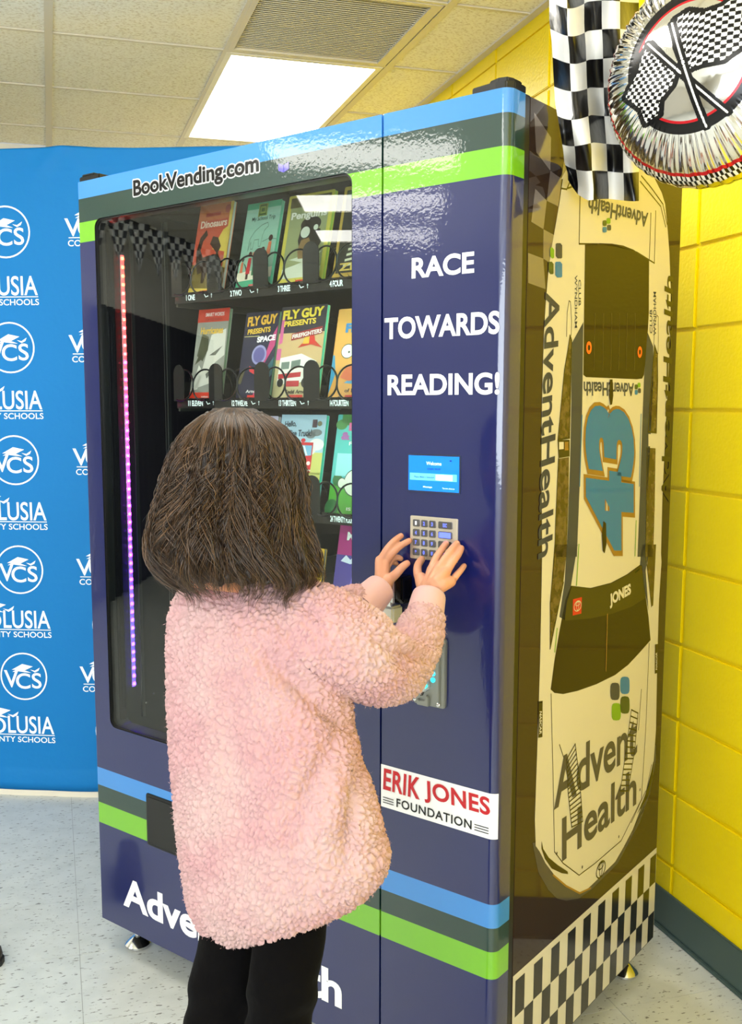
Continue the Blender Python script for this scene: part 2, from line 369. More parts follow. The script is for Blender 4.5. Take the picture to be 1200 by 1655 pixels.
# louvred vent next to the light
e = empty('ceiling_vent', (.651, 3.125, ZC), label='square louvred return air vent in the ceiling', cat='vent')
m_vent = mat('vent_metal', (226, 220, 200), .5)
b = MB(); b.box(0, .59, 0, .02, -.004, .02); b.box(0, .59, .57, .59, -.004, .02); b.box(0, .02, .02, .57, -.004, .02); b.box(.555, .59, .02, .57, -.004, .02); b.obj('vent_frame', m_tee, e)
b = MB(); b.box(.02, .555, .02, .57, .028, .032); b.obj('vent_back', mat('vent_dark', (150, 145, 125), .8), e)
pr = None
for k in range(34):
    if pr is None:
        b = MB(); b.add([(.02, -.0065, 0), (.555, -.0065, 0), (.555, .005, .012), (.02, .005, .012), (.02, -.0055, -.0012), (.555, -.0055, -.0012), (.555, .006, .0108), (.02, .006, .0108)], [(0, 1, 2, 3), (7, 6, 5, 4), (0, 4, 5, 1), (2, 6, 7, 3)]); pr = b.obj('slat', m_vent, e); o = pr
    else: o = pr.copy(); COL.objects.link(o)
    o.location = (0, .0285+k*.0160, .002)

# ------------------------------------------------------------------ blue printed backdrop
m_ban = mat('blue_backdrop_fabric', (10, 114, 182), .6, spec=.25, bump=(14, .25, .01, 3)); m_ink_w = pmat((236, 244, 250), .55)
ba, bb_ = np.array([-.228, 3.77]), np.array([.114, 3.636]); bu = (bb_-ba)/np.linalg.norm(bb_-ba)
def bpath(s):                                          # s = distance along the fabric from the point at the frame's edge
    if s >= -.3: p = ba+bu*s; n = np.array([bu[1], -bu[0]])
    else:
        a0 = math.atan2(bu[1], bu[0]); R = 2.6; L = min(-.3-s, R*abs(a0)); a1 = a0+L/R
        p = ba+bu*-.3-np.array([math.sin(a1)-math.sin(a0), -(math.cos(a1)-math.cos(a0))])*R
        rest = -.3-s-L; p = p-np.array([math.cos(a1), math.sin(a1)])*rest; n = np.array([math.sin(a1), -math.cos(a1)])
    return p, n
def bwr(s, z):                                         # wrinkles in the cloth
    w_ = .0022*math.sin(3.1*s+2*z)+.0018*math.sin(7*s-3.1*z)
    t = max(0, (z-2.12)/.16)
    w_ += t*(.006*math.exp(-((s-.33-(2.28-z)*.7)/.035)**2)+.006*math.exp(-((s-.30+(2.28-z)*.9)/.035)**2)-.004*math.exp(-((s-.44-(2.28-z)*.8)/.04)**2))
    t = max(0, (.14-z)/.14); w_ += t*(.006*math.sin(9*s)+.003*math.sin(21*s+1))
    return w_
def b3(s, z, lift=0):
    p, n = bpath(s); q = p+n*(bwr(s, z)+lift); return (q[0], q[1], z)
bd = empty('backdrop', (float(ba[0]), float(ba[1]), 0), label='tall light blue fabric backdrop printed with white school district logos', cat='backdrop', kind='thing')
ss = np.concatenate([np.arange(-4.2, -.4, .06), np.arange(-.4, 1.12, .014)]); zs = np.concatenate([[.022, .05, .09, .098], np.arange(.11, 2.2, .03), np.arange(2.2, 2.286, .007)])
def b3h(s, z): return b3(s, z+(.006*math.sin(5*s+.6)+.004*math.exp(-((s-.36)/.08)**2) if z > 2.27 else 0), .0015 if (z < .098 or z > 2.215) else 0)
V = [b3h(s, z) for s in ss for z in zs]; nz = len(zs)
Fc = [(i*nz+j, (i+1)*nz+j, (i+1)*nz+j+1, i*nz+j+1) for i in range(len(ss)-1) for j in range(nz-1)]
k = len(V); V += [b3(s, z, -.006) for s in ss for z in zs]; Fc += [(a+k, d+k, c+k, b_+k) for a, b_, c, d in [tuple(f) for f in Fc]]
n = len(ss)
for i in range(n-1): Fc += [(i*nz, k+i*nz, k+(i+1)*nz, (i+1)*nz), (i*nz+nz-1, (i+1)*nz+nz-1, k+(i+1)*nz+nz-1, k+i*nz+nz-1)]
mesh_obj('fabric', V, Fc, m_ban, bd, world=True, smooth=True)
m_al = mat('cream_aluminium', (222, 214, 196), .5)
b = MB()
for i in range(len(ss)-1):
    s0, s1 = ss[i], ss[i+1]; P = [b3(s0, 0, .0), b3(s1, 0, .0), b3(s1, 0, -.035), b3(s0, 0, -.035)]
    b.add([(p[0], p[1], 0) for p in P]+[(p[0], p[1], .021) for p in P], [(0, 1, 5, 4), (2, 3, 7, 6), (4, 5, 6, 7), (0, 3, 2, 1)])
mesh_obj('base_rail', b.V, b.F, m_al, bd, world=True)
for s0 in (-4.1, -2.7, -1.3, .1, 1.05):
    b = MB(); p = b3(s0, 0, -.02); b.tube([(p[0], p[1], .01), (p[0], p[1], 2.26)], .011); mesh_obj('pole', b.V, b.F, m_al, bd, world=True)
pb = Print(lambda u, v, l: tuple(np.array(b3(u, v, l))-np.array([ba[0], ba[1], 0])), bd)
def cap_poly(cx, cy, s):                               # little graduation cap with a streaming tassel
    return [[(cx-.52*s, cy), (cx-.05*s, cy+.26*s), (cx+.42*s, cy+.16*s), (cx+.05*s, cy-.02*s)],
            [(cx-.5*s, cy-.10*s), (cx-.3*s, cy+.02*s), (cx+.1*s, cy-.03*s), (cx+.34*s, cy-.12*s), (cx+.05*s, cy-.10*s), (cx-.25*s, cy-.06*s)],
            [(cx+.3*s, cy+.02*s), (cx+.5*s, cy-.02*s), (cx+.72*s, cy+.12*s), (cx+.66*s, cy-.02*s), (cx+.5*s, cy-.10*s)]]
LA = .12; L1, L2 = -.33, .455
def vcs(s, z, nm='circle_logo'):
    R = .088
    ring = [];  N = 40
    for i in range(N):
        a, c = 2*math.pi*i/N, 2*math.pi*(i+1)/N
        ring.append([(s+R*math.cos(a), z+R*math.sin(a)), (s+R*math.cos(c), z+R*math.sin(c)), (s+(R-.0055)*math.cos(c), z+(R-.0055)*math.sin(c)), (s+(R-.0055)*math.cos(a), z+(R-.0055)*math.sin(a))])
    pb(nm, ring+cap_poly(s, z+.024, .085), m_ink_w, .0012, [text_uv('V', (s-.074, z-.042), (s-.020, z-.042), (s-.074, z+.022), .012), text_uv('C', (s-.030, z-.046), (s+.024, z-.046), (s-.030, z+.012), .012), text_uv('S', (s+.030, z-.044), (s+.066, z-.044), (s+.030, z+.014), .012)])
def vol(s, z, nm='school_logo'):
    pb(nm, cap_poly(s-.070, z+.052, .10)+[[(s-.145, z-.024), (s+.135, z-.024), (s+.135, z-.021), (s-.145, z-.021)]], m_ink_w, .0012,
       [text_uv('V', (s-.158, z-.018), (s-.100, z-.018), (s-.158, z+.042), .01), text_uv('O', (s-.112, z-.020), (s-.048, z-.020), (s-.112, z+.040), .01), text_uv('LUSIA', (s-.040, z-.018), (s+.134, z-.018), (s-.040, z+.048), .01),
        text_uv('COUNTY SCHOOLS', (s-.148, z-.051), (s+.137, z-.051), (s-.148, z-.030), .012, 1.02)])
for k in range(5):
    zc = 2.014-.3915*k
    vcs(.110, zc)
    vol(.083, zc-.196)
    vol(.478, zc); vcs(.46, zc-.196)
    for s0 in (-.30, -1.08, -1.86): vol(s0, zc); vcs(s0-.39, zc)

# ------------------------------------------------------------------ vending machine
vm = empty('vending_machine', (MX, MY, 0), MT, label='tall navy book vending machine with glass front and race car printed on its side', cat='vending machine')
m_wrap = wrap_material()
m_blk = mat('black_plastic', (14, 14, 15), .35); m_blkg = mat('black_gloss_metal', (10, 10, 12), .18, coat=.3)
m_side = mat('side_wrap_dark', (48, 36, 30), .04, spec=.27)
m_chr = mat('chrome', (225, 225, 225), .12, metal=1); m_steel = mat('brushed_steel', (200, 200, 198), .32, metal=1)
# cabinet: open-fronted box of panels
t = .03; y0 = .066
b = MB(); b.box(0, t, y0, MD, MZB, MH); b.box(t, MW-t, y0, MD, MH-t, MH); b.box(t, MW-t, y0, MD, MZB, .30); b.box(t, MW-t, MD-t, MD, .30, MH-t); b.box(.86, .89, y0, MD-t, .30, MH-t)
b.obj('cabinet', m_blkg, vm)
b = MB(); b.box(MW-t, MW, .071, MD, MZB, MH); b.obj('side_panel', m_side, vm, bevel=.0015)
b = MB(); b.box(.01, MW-.006, MTK, .068, MZB+.004, MH-.004); b.box(MW-.006, MW+.0008, MTK+.001, .0705, MZB, MH+.001)
# the gasket is a frame so the books stay visible
b = MB(); b.box(.004, .03, MTK, .0655, MZB, MH); b.box(.86, MW-.004, MTK, .0655, MZB, MH); b.box(.03, .86, MTK, .0655, MH-.05, MH); b.box(.03, .86, MTK, .0655, MZB, .60); b.box(MW-.004, MW-.0005, MTK, .0705, MZB, MH)
b.obj('gasket', m_blk, vm)
# window door with a rounded opening
gx0, gx1, gz0, gz1 = .058, .838, .618, 1.862
outer = [(0, MZB), (MS-.0015, MZB), (MS-.0015, MH), (0, MH)]; hole = rrect(gx0, gx1, gz0, gz1, .022, 8)
tr = tessellate_polygon([[Vector((*p, 0)) for p in outer], [Vector((*p, 0)) for p in hole]])
P2 = outer+hole; n = len(P2); V = [(x, 0, z) for x, z in P2]+[(x, MTK, z) for x, z in P2]
Fc = [tuple(t_) for t_ in tr]+[tuple(i+n for i in reversed(t_)) for t_ in tr]
Fc += [(i, (i+1) % 4, (i+1) % 4+n, i+n) for i in range(4)]+[(4+i, 4+i+n, 4+(i+1) % (n-4)+n, 4+(i+1) % (n-4)) for i in range(n-4)]
wd = mesh_obj('window_door', V, Fc, [m_wrap, m_blk], vm, mi=[0]*(2*len(tr)+4)+[1]*(len(Fc)-2*len(tr)-4))
bm = bmesh.new(); bm.from_mesh(wd.data); bmesh.ops.recalc_face_normals(bm, faces=bm.faces); bm.to_mesh(wd.data); bm.free()
b = MB(); b.prism(rrect(gx0-.002, gx1+.002, gz0-.002, gz1+.002, .022, 8), .006, .010)
glass = b.obj('window_glass', pane_material('window_glass', (.93, .95, .94)), wd)
# glass border: thin black rim
hi = rrect(gx0+.004, gx1-.004, gz0+.004, gz1-.004, .020, 8); ho = rrect(gx0-.001, gx1+.001, gz0-.001, gz1+.001, .023, 8); n = len(hi)
V = [(x, .0035, z) for x, z in ho]+[(x, .0035, z) for x, z in hi]+[(x, .0045+.008, z) for x, z in hi]
mesh_obj('window_rim', V, [(i, (i+1) % n, (i+1) % n+n, i+n) for i in range(n)]+[(i+n, (i+1) % n+n, (i+1) % n+2*n, i+2*n) for i in range(n)], m_blk, wd)
# inner lining lines seen through the glass
for x_ in (.0585, .855):
    b = MB(); b.box(x_, x_+.0035, .03, .05, gz0, gz1); b.obj('inner_trim', m_blkg, wd)
# control door with a rounded outer edge
r = .019; arc = [(MW-r+r*math.sin(a), r-r*math.cos(a)) for a in np.linspace(0, math.pi/2, 9)]
prof = [(MS+.0015, MTK), (MS+.0015, .0015), (MS+.003, 0)]+arc+[(MW, MTK)]
V = []; zz = [MZB, MH]
for z in zz: V += [(x, y, z) for x, y in prof]
n = len(prof); Fc = [(i, i+1, i+1+n, i+n) for i in range(n-1)]+[(n-1, 0, n, 2*n-1), tuple(range(n-1, -1, -1)), tuple(range(n, 2*n))]
cdr = mesh_obj('control_door', V, Fc, m_wrap, vm); shade_smooth(cdr, 30)
# hinge covers on top
a0 = onfront(757, 152)[0]
b = MB(); n_ = 7
po = [(a0, .012), (MW-.03, .004), (MW-.012, .008), (MW-.002, .022), (MW-.002, .06), (a0+.004, .06)]
b.prism(po, MH, MH+.014, axes='xy'); po2 = [(a0+.03, .02), (MW-.03, .012), (MW-.014, .016), (MW-.009, .03), (MW-.009, .058), (a0+.03, .058)]; b.prism(po2, MH+.014, MH+.022, axes='xy')
b.obj('hinge_cover', m_blk, vm, bevel=.002)
b = MB(); b.box(0, .075, .004, .06, MH, MH+.012); b.box(.004, .05, .008, .055, MH+.012, MH+.018); b.obj('hinge_cover', m_blk, vm, bevel=.002)
for k in range(5): pass
for x, y in ((.055, .07), (MW-.055, .10), (MW-.05, MD-.055), (.055, MD-.07)):
    b = MB(); b.lathe([(.032, 0), (.034, .002), (.034, .007), (.030, .012), (.016, .024), (.010, .028), (.007, .029), (.007, .036)], (x, y, 0), 28); b.lathe([(.0068, .034), (.0068, MZB+.004)], (x, y, 0), 14); f = b.obj('levelling_foot', m_chr, vm); shade_smooth(f, 30)
    b = MB(); b.lathe([(.012, .036), (.013, .038), (.013, .047), (.012, .049)], (x, y, 0), 6); b.obj('nut', m_steel, f)
b = MB(); b.box(.002, MW-.002, .02, .07, MZB-.012, MZB+.001); b.obj('kick_strip', m_blk, vm)
# delivery flap
b = MB(); b.prism(rrect(.192, .63, .345, .478, .006, 3), -.003, .012); f = b.obj('delivery_door', m_blk, vm, bevel=.001)
b = MB(); b.prism(rrect(.198, .624, .352, .470, .004, 3), -.0042, -.002); b.obj('flap', mat('smoked_plastic', (22, 22, 22), .2), f)

def fr3(u, v, l): return (u, -.0004-l, v)
pf = Print(fr3, cdr); pw = Print(fr3, wd)
def F2(x, y): p = onfront(x, y); return (p[0], p[2])
m_wv = mat('white_vinyl', (238, 238, 240), .15, coat=.3); m_bv = mat('black_vinyl', (12, 12, 14), .2)
def ftext(pr, nm, body, bl, br, tl, m, lift=.0002, bold=.02, sp=1.0, ref=None, raw=False):
    if not raw: bl, br, tl = F2(*bl), F2(*br), F2(*tl)
    return pr(nm, [], m, lift, [text_uv(body, bl, br, tl, bold, sp, ref)])
# RACE / TOWARDS / READING!
xm = 1.043
for body, zc_, w_, h_ in (('RACE', 1.664, .134, .040), ('TOWARDS', 1.5675, .253, .0415), ('READING!', 1.4595, .243, .041)):
    pass
def level(pr, nm, body, x0, x1, z0, z1, m, bold=.02, lift=.0002, sp=1.0): return pr(nm, [], m, lift, [text_uv(body, (x0, z0), (x1, z0), (x0, z1), bold, sp)])
TX = []
for body, l, r_, in (('RACE', ((666, 450), (668, 415)), ((767, 442), (767, 408))), ('TOWARDS', ((622, 548), (622, 512)), ((808, 541), (808, 504))), ('READING!', ((627, 640), (627, 606)), ((808, 637), (808, 601)))):
    a, c = F2(*l[0]), F2(*r_[0]); d = F2(*l[1]); e_ = F2(*r_[1])
    z0_, z1_ = (a[1]+c[1])/2, (d[1]+e_[1])/2
    level(pf, 'lettering', body, a[0], c[0], z0_, z1_, m_wv, .03)
# AdventHealth across the foot
a = F2(200, 1464); c = F2(553, 1629); d = F2(213, 1423)
level(pw, 'lettering', 'AdventHealth', a[0], c[0], (a[1]+c[1])/2-.001, (d[1]+.002), m_wv, .03)
# BookVending.com, black with a white edge
a = F2(217, 313); c = F2(419, 281.5); d = F2(219, 290)
zb_, zt_ = 1.8955, 1.9305
bx0, bx1 = F2(217, 305)[0], F2(419, 270)[0]
bx0 = F2(216, 305)[0]
V1, F1 = text_uv('BookVending.com', (bx0, zb_-.010), (bx1, zb_-.010), (bx0, zt_), .028, 1.0)
V2 = [([(p[0]+.0032*math.cos(a_), p[1]+.0032*math.sin(a_)) for p in V1], F1) for a_ in np.linspace(0, 2*math.pi, 12, endpoint=False)]
pw('lettering', [], m_wv, .0002, V2); pw('lettering', [], m_bv, .0005, [(V1, F1)])
# open violet book printed after the web address
cb = F2(459, 268); u = .014
pw('book_print', [[(cb[0]-u, cb[1]+.006), (cb[0]+.001, cb[1]+.001), (cb[0]+.001, cb[1]-.013), (cb[0]-u, cb[1]-.008)], [(cb[0]+u, cb[1]+.006), (cb[0]-.001, cb[1]+.001), (cb[0]-.001, cb[1]-.013), (cb[0]+u, cb[1]-.008)]], smat((86, 78, 190)), .0003)
# foundation sticker wrapping the rounded edge
sx0, sx1, sz0, sz1 = MS+.002, MW-.002, .628, .7155
def onwrap(u, v, l):
    xf = MW-r
    if u <= xf: return (u, -.0004-l, v)
    a_ = (u-xf)/r; a_ = min(a_, 1.45); return (xf+(r+.0004+l)*math.sin(a_), r-(r+.0004+l)*math.cos(a_), v)
pst = Print(onwrap, cdr)
sl = []
xx = list(np.linspace(sx0, MW-r, 4))+[MW-r+r*1.05*k/5 for k in range(1, 6)]
for i in range(len(xx)-1): sl.append([(xx[i], sz0), (xx[i+1], sz0), (xx[i+1], sz1), (xx[i], sz1)])
stk = pst('sticker', sl, m_wv, .0001)
pst2 = Print(onwrap, stk)
m_red = mat('red_vinyl', (186, 22, 34), .2)
def slant(x): return 0
pst2('lettering', [], m_red, .0014, [text_uv('ERIK', (sx0+.006, .665), (sx0+.094, .665), (sx0+.008, .709), .025, 1.05), text_uv('JONES', (sx0+.106, .663), (sx1-.011, .663), (sx0+.104, .708), .025, 1.05)])
pst2('lettering', [[(sx0+.006, .6375+.0052*k), (sx0+.032, .6375+.0052*k), (sx0+.032, .6392+.0052*k), (sx0+.006, .6392+.0052*k)] for k in range(3)]+[[(sx1-.044, .6375+.0052*k), (sx1-.014, .6375+.0052*k), (sx1-.014, .6392+.0052*k), (sx1-.044, .6392+.0052*k)] for k in range(3)], m_bv, .0014, [text_uv('FOUNDATION', (sx0+.039, .6365), (sx1-.050, .6365), (sx0+.039, .6545), .018, 1.1)])

# screen
a = F2(662, 735.5); c = F2(743, 796.5); x0, x1, z1, z0 = a[0], c[0], 1.3305, 1.2655
b = MB(); b.prism(rrect(x0-.0025, x1+.0025, z0-.0025, z1+.0025, .002, 2), -.0018, .004); scr = b.obj('screen', mat('screen_bezel', (60, 70, 90), .3, metal=.6), vm)
b = MB(); b.box(x0, x1, -.0022, .0, z0, z1); b.obj('display', mat('display_blue', (10, 90, 220), .2, emit=(20, 130, 245), es=1.0), scr)
psn = Print(lambda u, v, l: (x0+u*(x1-x0), -.0022-l, z0+v*(z1-z0)), scr)
m_sw = mat('display_white', (200, 235, 255), .3, emit=(190, 235, 255), es=.9); m_sc = mat('display_cyan', (90, 190, 240), .3, emit=(95, 190, 250), es=.9); m_sn = mat('display_navy', (10, 40, 120), .3, emit=(15, 60, 160), es=.6)
psn('bar', [[(.03, .30), (.96, .30), (.96, .50), (.03, .50)]], m_sc, .0002); psn('bar', [[(.55, .32), (.88, .32), (.88, .48), (.55, .48)]], m_sw, .0004)
psn('words', [], m_sw, .0003, [text_uv('Welcome', (.36, .74), (.66, .74), (.36, .84), .02), text_uv('Message', (.30, .08), (.48, .08), (.30, .14), .02), text_uv('Target change', (.68, .07), (.92, .07), (.68, .12), .01)])
psn('words', [[(.82, .86), (.86, .86), (.86, .90), (.82, .90)]], m_sn, .0005, [text_uv('Credit  $2.50', (.38, .60), (.64, .60), (.38, .66), .02), text_uv('Please Make a Selection', (.12, .37), (.52, .37), (.12, .42), .01)])
# keypad
x0, x1, z0, z1 = .9795, 1.084, 1.1365, 1.2175
kp = None; b = MB(); b.prism(rrect(x0, x1, z0, z1, .002, 3), -.003, .002); kp = b.obj('keypad', mat('keypad_plate', (226, 216, 200), .3, metal=.75), vm, bevel=.0006)
m_key = mat('steel_key', (120, 118, 120), .3, metal=.9); m_kl = mat('key_glow', (80, 90, 255), .4, emit=(90, 110, 255), es=1.6); m_klw = mat('key_glow_white', (240, 240, 255), .4, emit=(235, 235, 255), es=1.0)
KW = x1-x0; KH = z1-z0
colx = [(.075, .215), (.255, .385), (.425, .56), (.62, .905)]
rowz = [.84, .615, .39, .165]
kt = [['1', '2', '3', 'ESC'], ['4', '5', '6', 'CLEAR'], ['7', '8', '9', '0'], ['*', '0', '#', 'OK']]
for i in range(4):
    for j in range(4):
        cx0, cx1 = x0+KW*colx[j][0], x0+KW*colx[j][1]; cz = z0+KH*rowz[i]; hh = KH*.082
        b = MB(); b.prism(rrect(cx0, cx1, cz-hh, cz+hh, .002, 3), -.0062, -.002)
        key = b.obj('key', m_key, kp, bevel=.001); m_ = (cx0+cx1)/2; wt = .0028 if len(kt[i][j]) == 1 else (.0066 if len(kt[i][j]) < 4 else .010)
        V3, F3 = text_uv(kt[i][j], (m_-wt/2*1.3, cz-.0034), (m_+wt/2*1.3, cz-.0034), (m_-wt/2*1.3, cz+.0034), .03)
        V3 = [(p[0], -.0064, p[1]) for p in V3]
        k0 = len(V3); mm = m_klw if (i, j) == (0, 0) else m_kl
        if (i, j) == (1, 3):
            V3 = V3+[(cx0+.002, -.0063, cz-hh+.0015), (cx1-.002, -.0063, cz-hh+.0015), (cx1-.002, -.0063, cz+hh-.0015), (cx0+.002, -.0063, cz+hh-.0015)]; F3 = list(F3)+[(k0, k0+1, k0+2, k0+3)]
        gl = key.data; gl.materials.append(mm); bmk = bmesh.new(); bmk.from_mesh(gl)
        vs = [bmk.verts.new(v) for v in V3]
        for f3 in F3:
            ff = bmk.faces.new([vs[q] for q in f3]); ff.material_index = 1
        bmk.to_mesh(gl); bmk.free()
# bill chute
a = F2(636, 936); c = F2(660, 1010)
bx = a[0]-.004
b = MB(); b.box(bx, bx+.05, -.03, 0, 1.052, 1.100); b.box(bx+.012, bx+.05, -.036, 0, 1.058, 1.104); ba_ = b.obj('bill_acceptor', m_blkg, vm, bevel=.003)
b = MB(); b.box(bx-.002, bx+.034, -.040, -.028, 1.052, 1.096); b.box(bx-.002, bx+.03, -.042, -.028, 1.046, 1.056); b.obj('bill_bezel', m_chr, ba_, bevel=.002)
b = MB(); b.ball((bx+.018, -.041, 1.060), .006, .003, .006); b.obj('lock', m_steel, ba_)
b = MB(); b.box(bx-.002, bx+.028, -.034, 0, 1.012, 1.044); b.obj('bill_tray', mat('white_plastic', (226, 226, 222), .35), ba_, bevel=.004)
# coin mechanism
x0, x1, z0, z1 = .992, 1.064, .858, .992
m_zinc = mat('cast_zinc', (150, 152, 146), .38, metal=.7)
b = MB(); b.prism(rrect(x0, x1, z0, z1, .006, 4), -.008, .001); cm = b.obj('coin_mechanism', m_zinc, vm, bevel=.0015)
b = MB(); b.prism(rrect(x0+.008, x1-.010, z0+.004, z1-.004, .004, 3), -.0125, -.007); b.obj('raised_panel', m_zinc, cm, bevel=.0015)
for sx_, sz_ in ((x0+.007, z0+.010), (x1-.012, z0+.008), (x0+.007, z1-.012), (x1-.008, z1-.014)):
    b = MB(); b.ball((sx_, -.0125, sz_), .0045, .002, .0045, 14, 6); b.obj('screw', m_chr, cm)
b = MB(); b.prism([(x0+.020, z0+.040), (x0+.026, z0+.030), (x0+.036, z0+.030), (x0+.043, z0+.037), (x0+.042, z0+.045), (x0+.027, z0+.066), (x0+.020, z0+.064)], -.024, -.011); b.obj('return_lever', mat('lever_metal', (190, 200, 205), .3, metal=.8), cm, bevel=.002)
b = MB(); b.prism([(x0+.026, z0+.058), (x0+.031, z0+.062), (x0+.044, z0+.043), (x0+.040, z0+.038)], -.0255, -.022); b.obj('lever_glow', mat('teal_glow', (60, 230, 200), .3, emit=(60, 225, 210), es=1.2), cm)
b = MB(); b.prism(ell(x0+.049, z0+.054, .0048, n=16), -.0145, -.012); b.prism(ell(x0+.049, z0+.066, .0048, n=16), -.0145, -.012); b.obj('coin_button', mat('cyan_glow', (40, 200, 240), .3, emit=(50, 215, 240), es=1.4), cm)
b = MB(); b.prism([(x0+.020, z0+.018), (x0+.026, z0+.020), (x0+.030, z0+.030), (x0+.029, z0+.034), (x0+.025, z0+.033), (x0+.025, z0+.027)], -.0135, -.011); b.obj('coin_slot', m_blk, cm)
b = MB(); b.prism([(x0+.016, z0+.002), (x0+.042, z0+.002), (x0+.042, z0+.020), (x0+.036, z0+.024), (x0+.034, z0+.012), (x0+.022, z0+.010), (x0+.016, z0+.014)], -.019, -.010); b.obj('coin_chute', m_zinc, cm, bevel=.001)

# ------------------------------------------------------------------ inside: trays, coils, pushers, LED strip
m_tray = mat('tray_grey', (66, 64, 60), .4, metal=.3); m_rail = mat('rail_black', (26, 24, 24), .25, coat=.4); m_wire = mat('black_wire', (16, 16, 17), .3, metal=.4)
m_push = mat('black_pusher', (24, 23, 23), .35); m_lab = mat('label_print', (220, 235, 235), .5, emit=(210, 230, 230), es=.25)  # a faint glow is put into the label print
COLX = [.2425+.1455*k for k in range(4)]               # left edge of each column
names_ = [['1 ONE', '2 TWO', '3 THREE', '4 FOUR'], ['11 ELEVEN', '12 TWELVE', '13 THIRTEEN', '14 FOURTEEN'], ['21 TWENTY ONE', '22 TWENTY TWO', '23 TWENTY THREE', '24 TWENTY FOUR'], ['31 THIRTY ONE', '32 THIRTY TWO', '33 THIRTY THREE', '34 THIRTY FOUR']]
for rI in range(5):
    zr = 1.674-.245*rI
    b = MB(); b.box(.225, .855, .105, .72, zr-.004, zr); tr_ = b.obj('tray', m_tray, vm)
    b = MB(); b.box(.225, .855, .098, .105, zr-.013, zr+.011); rail = b.obj('label_rail', m_rail, tr_)
    b = MB(); b.box(.222, .228, .105, .72, zr-.02, zr+.05); b.obj('tray_side', m_tray, tr_)
    if rI < 4:
        V = []; Fc = []
        for k in range(4):
            lx = COLX[k]+.022; wd_ = .03 if rI == 0 else .048
            tv, tf = text_uv(names_[rI][k], (lx, zr-.0075), (lx+(.030 if k < 1 and rI == 0 else .036 if rI == 0 else .050 if rI < 2 else .062), zr-.0075), (lx, zr+.0055), .03, .9)
            k0 = len(V); V += [(p[0], .0975, p[1]) for p in tv]; Fc += [tuple(i+k0 for i in f) for f in tf]
            for ax in (lx+.085 if rI < 2 else lx+.09, ):
                for po in stroke([(ax, zr-.005), (ax, zr+.004)], .0012)+stroke([(ax-.002, zr+.001), (ax, zr+.004), (ax+.002, zr+.001)], .001)+stroke([(lx+.062, zr+.003), (lx+.066, zr-.003), (lx+.074, zr-.001)], .0018):
                    k0 = len(V); V += [(p[0], .0975, p[1]) for p in po]; Fc.append(tuple(range(k0, k0+len(po))))
        mesh_obj('labels', V, Fc, m_lab, tr_)
    for k in range(4):
        xc = COLX[k]+.145                             # column boundary
        if rI == 4: continue
        zc_ = zr+.052
        for sgn, x_c in ((1, COLX[k]+.012), (-1, COLX[k]+.083)):
            P = []; R = .036
            for q in range(0, 24*2):
                a_ = math.radians(180+15*q*sgn) if sgn > 0 else math.radians(0-15*q)
                yy = .082+.013*q/12 if q < 24 else .108+.05*(q-24)/24
                P.append((x_c+R*math.cos(a_+1.2*sgn), yy, zr+.041+R*math.sin(a_+1.2*sgn)))
            b = MB(); b.tube(P, .0021, 6); cf = b.obj('coil', m_wire, tr_); shade_smooth(cf, 60)
    for xc, wd_ in [(COLX[0]-.005, .036)]+[(COLX[k]+.1195, .044) for k in range(4)]:
        if rI == 4: continue
        pts = [(xc-wd_/2, zr+.004), (xc+wd_/2, zr+.004), (xc+wd_/2, zr+.068)]+[(xc+wd_/2*math.cos(t_), zr+.068+.022*math.sin(t_)) for t_ in np.linspace(.15, math.pi-.15, 9)]+[(xc-wd_/2, zr+.068)]
        b = MB(); b.prism(pts, .093, .0955); b.obj('pusher', m_push, tr_)
# LED strip on the left inner wall
b = MB(); b.box(.030, .0304, .067, .72, .32, 1.90); b.obj('inner_wall', mat('inner_wall_grey', (22, 21, 25), .4), vm)
led = MB(); led.box(.0305, .033, .094, .106, .695, 1.792); led = led.obj('led_strip', mat('strip_tape', (200, 190, 200), .5), vm)
NL = 52
ramp = [(0, (255, 40, 22)), (.16, (255, 30, 34)), (.30, (255, 26, 130)), (.48, (190, 30, 255)), (.72, (90, 24, 255)), (.93, (60, 24, 255)), (1, (190, 26, 255))]
for k in range(NL):
    t_ = k/(NL-1); z = 1.784-(1.784-.703)*t_
    for q in range(len(ramp)-1):
        if ramp[q][0] <= t_ <= ramp[q+1][0]: f_ = (t_-ramp[q][0])/(ramp[q+1][0]-ramp[q][0]); c_ = tuple(int(ramp[q][1][i]*(1-f_)+ramp[q+1][1][i]*f_) for i in range(3))
    mm = mat('led_%d' % (k//4), c_, .4, emit=c_, es=90)
    b = MB(); b.box(.033, .0360, .0970, .1030, z-.0032, z+.0032); b.obj('led', mm, led)
# unseen second strip, added behind the right pillar to light the covers cool white
b = MB(); b.box(.848, .853, .070, .082, .65, 1.84); b.obj('led_tube', mat('cool_white_tube', (210, 255, 235), .4, emit=(190, 255, 225), es=45), vm)
b = MB()
for x_, z_ in ((.085, 1.86-.02), (.16, 1.842), (.08, .66), (.11, .69)): b.ball((x_, .10, z_), .0025, .0025, .0025, 10, 6)
b.box(.0605, .0635, .10, .11, .62, 1.86); b.box(.165, .168, .12, .13, .62, 1.86); b.box(.156, .158, .12, .13, .62, 1.86)
b.obj('inner_fittings', mat('dull_steel', (90, 92, 92), .35, metal=.9), vm)

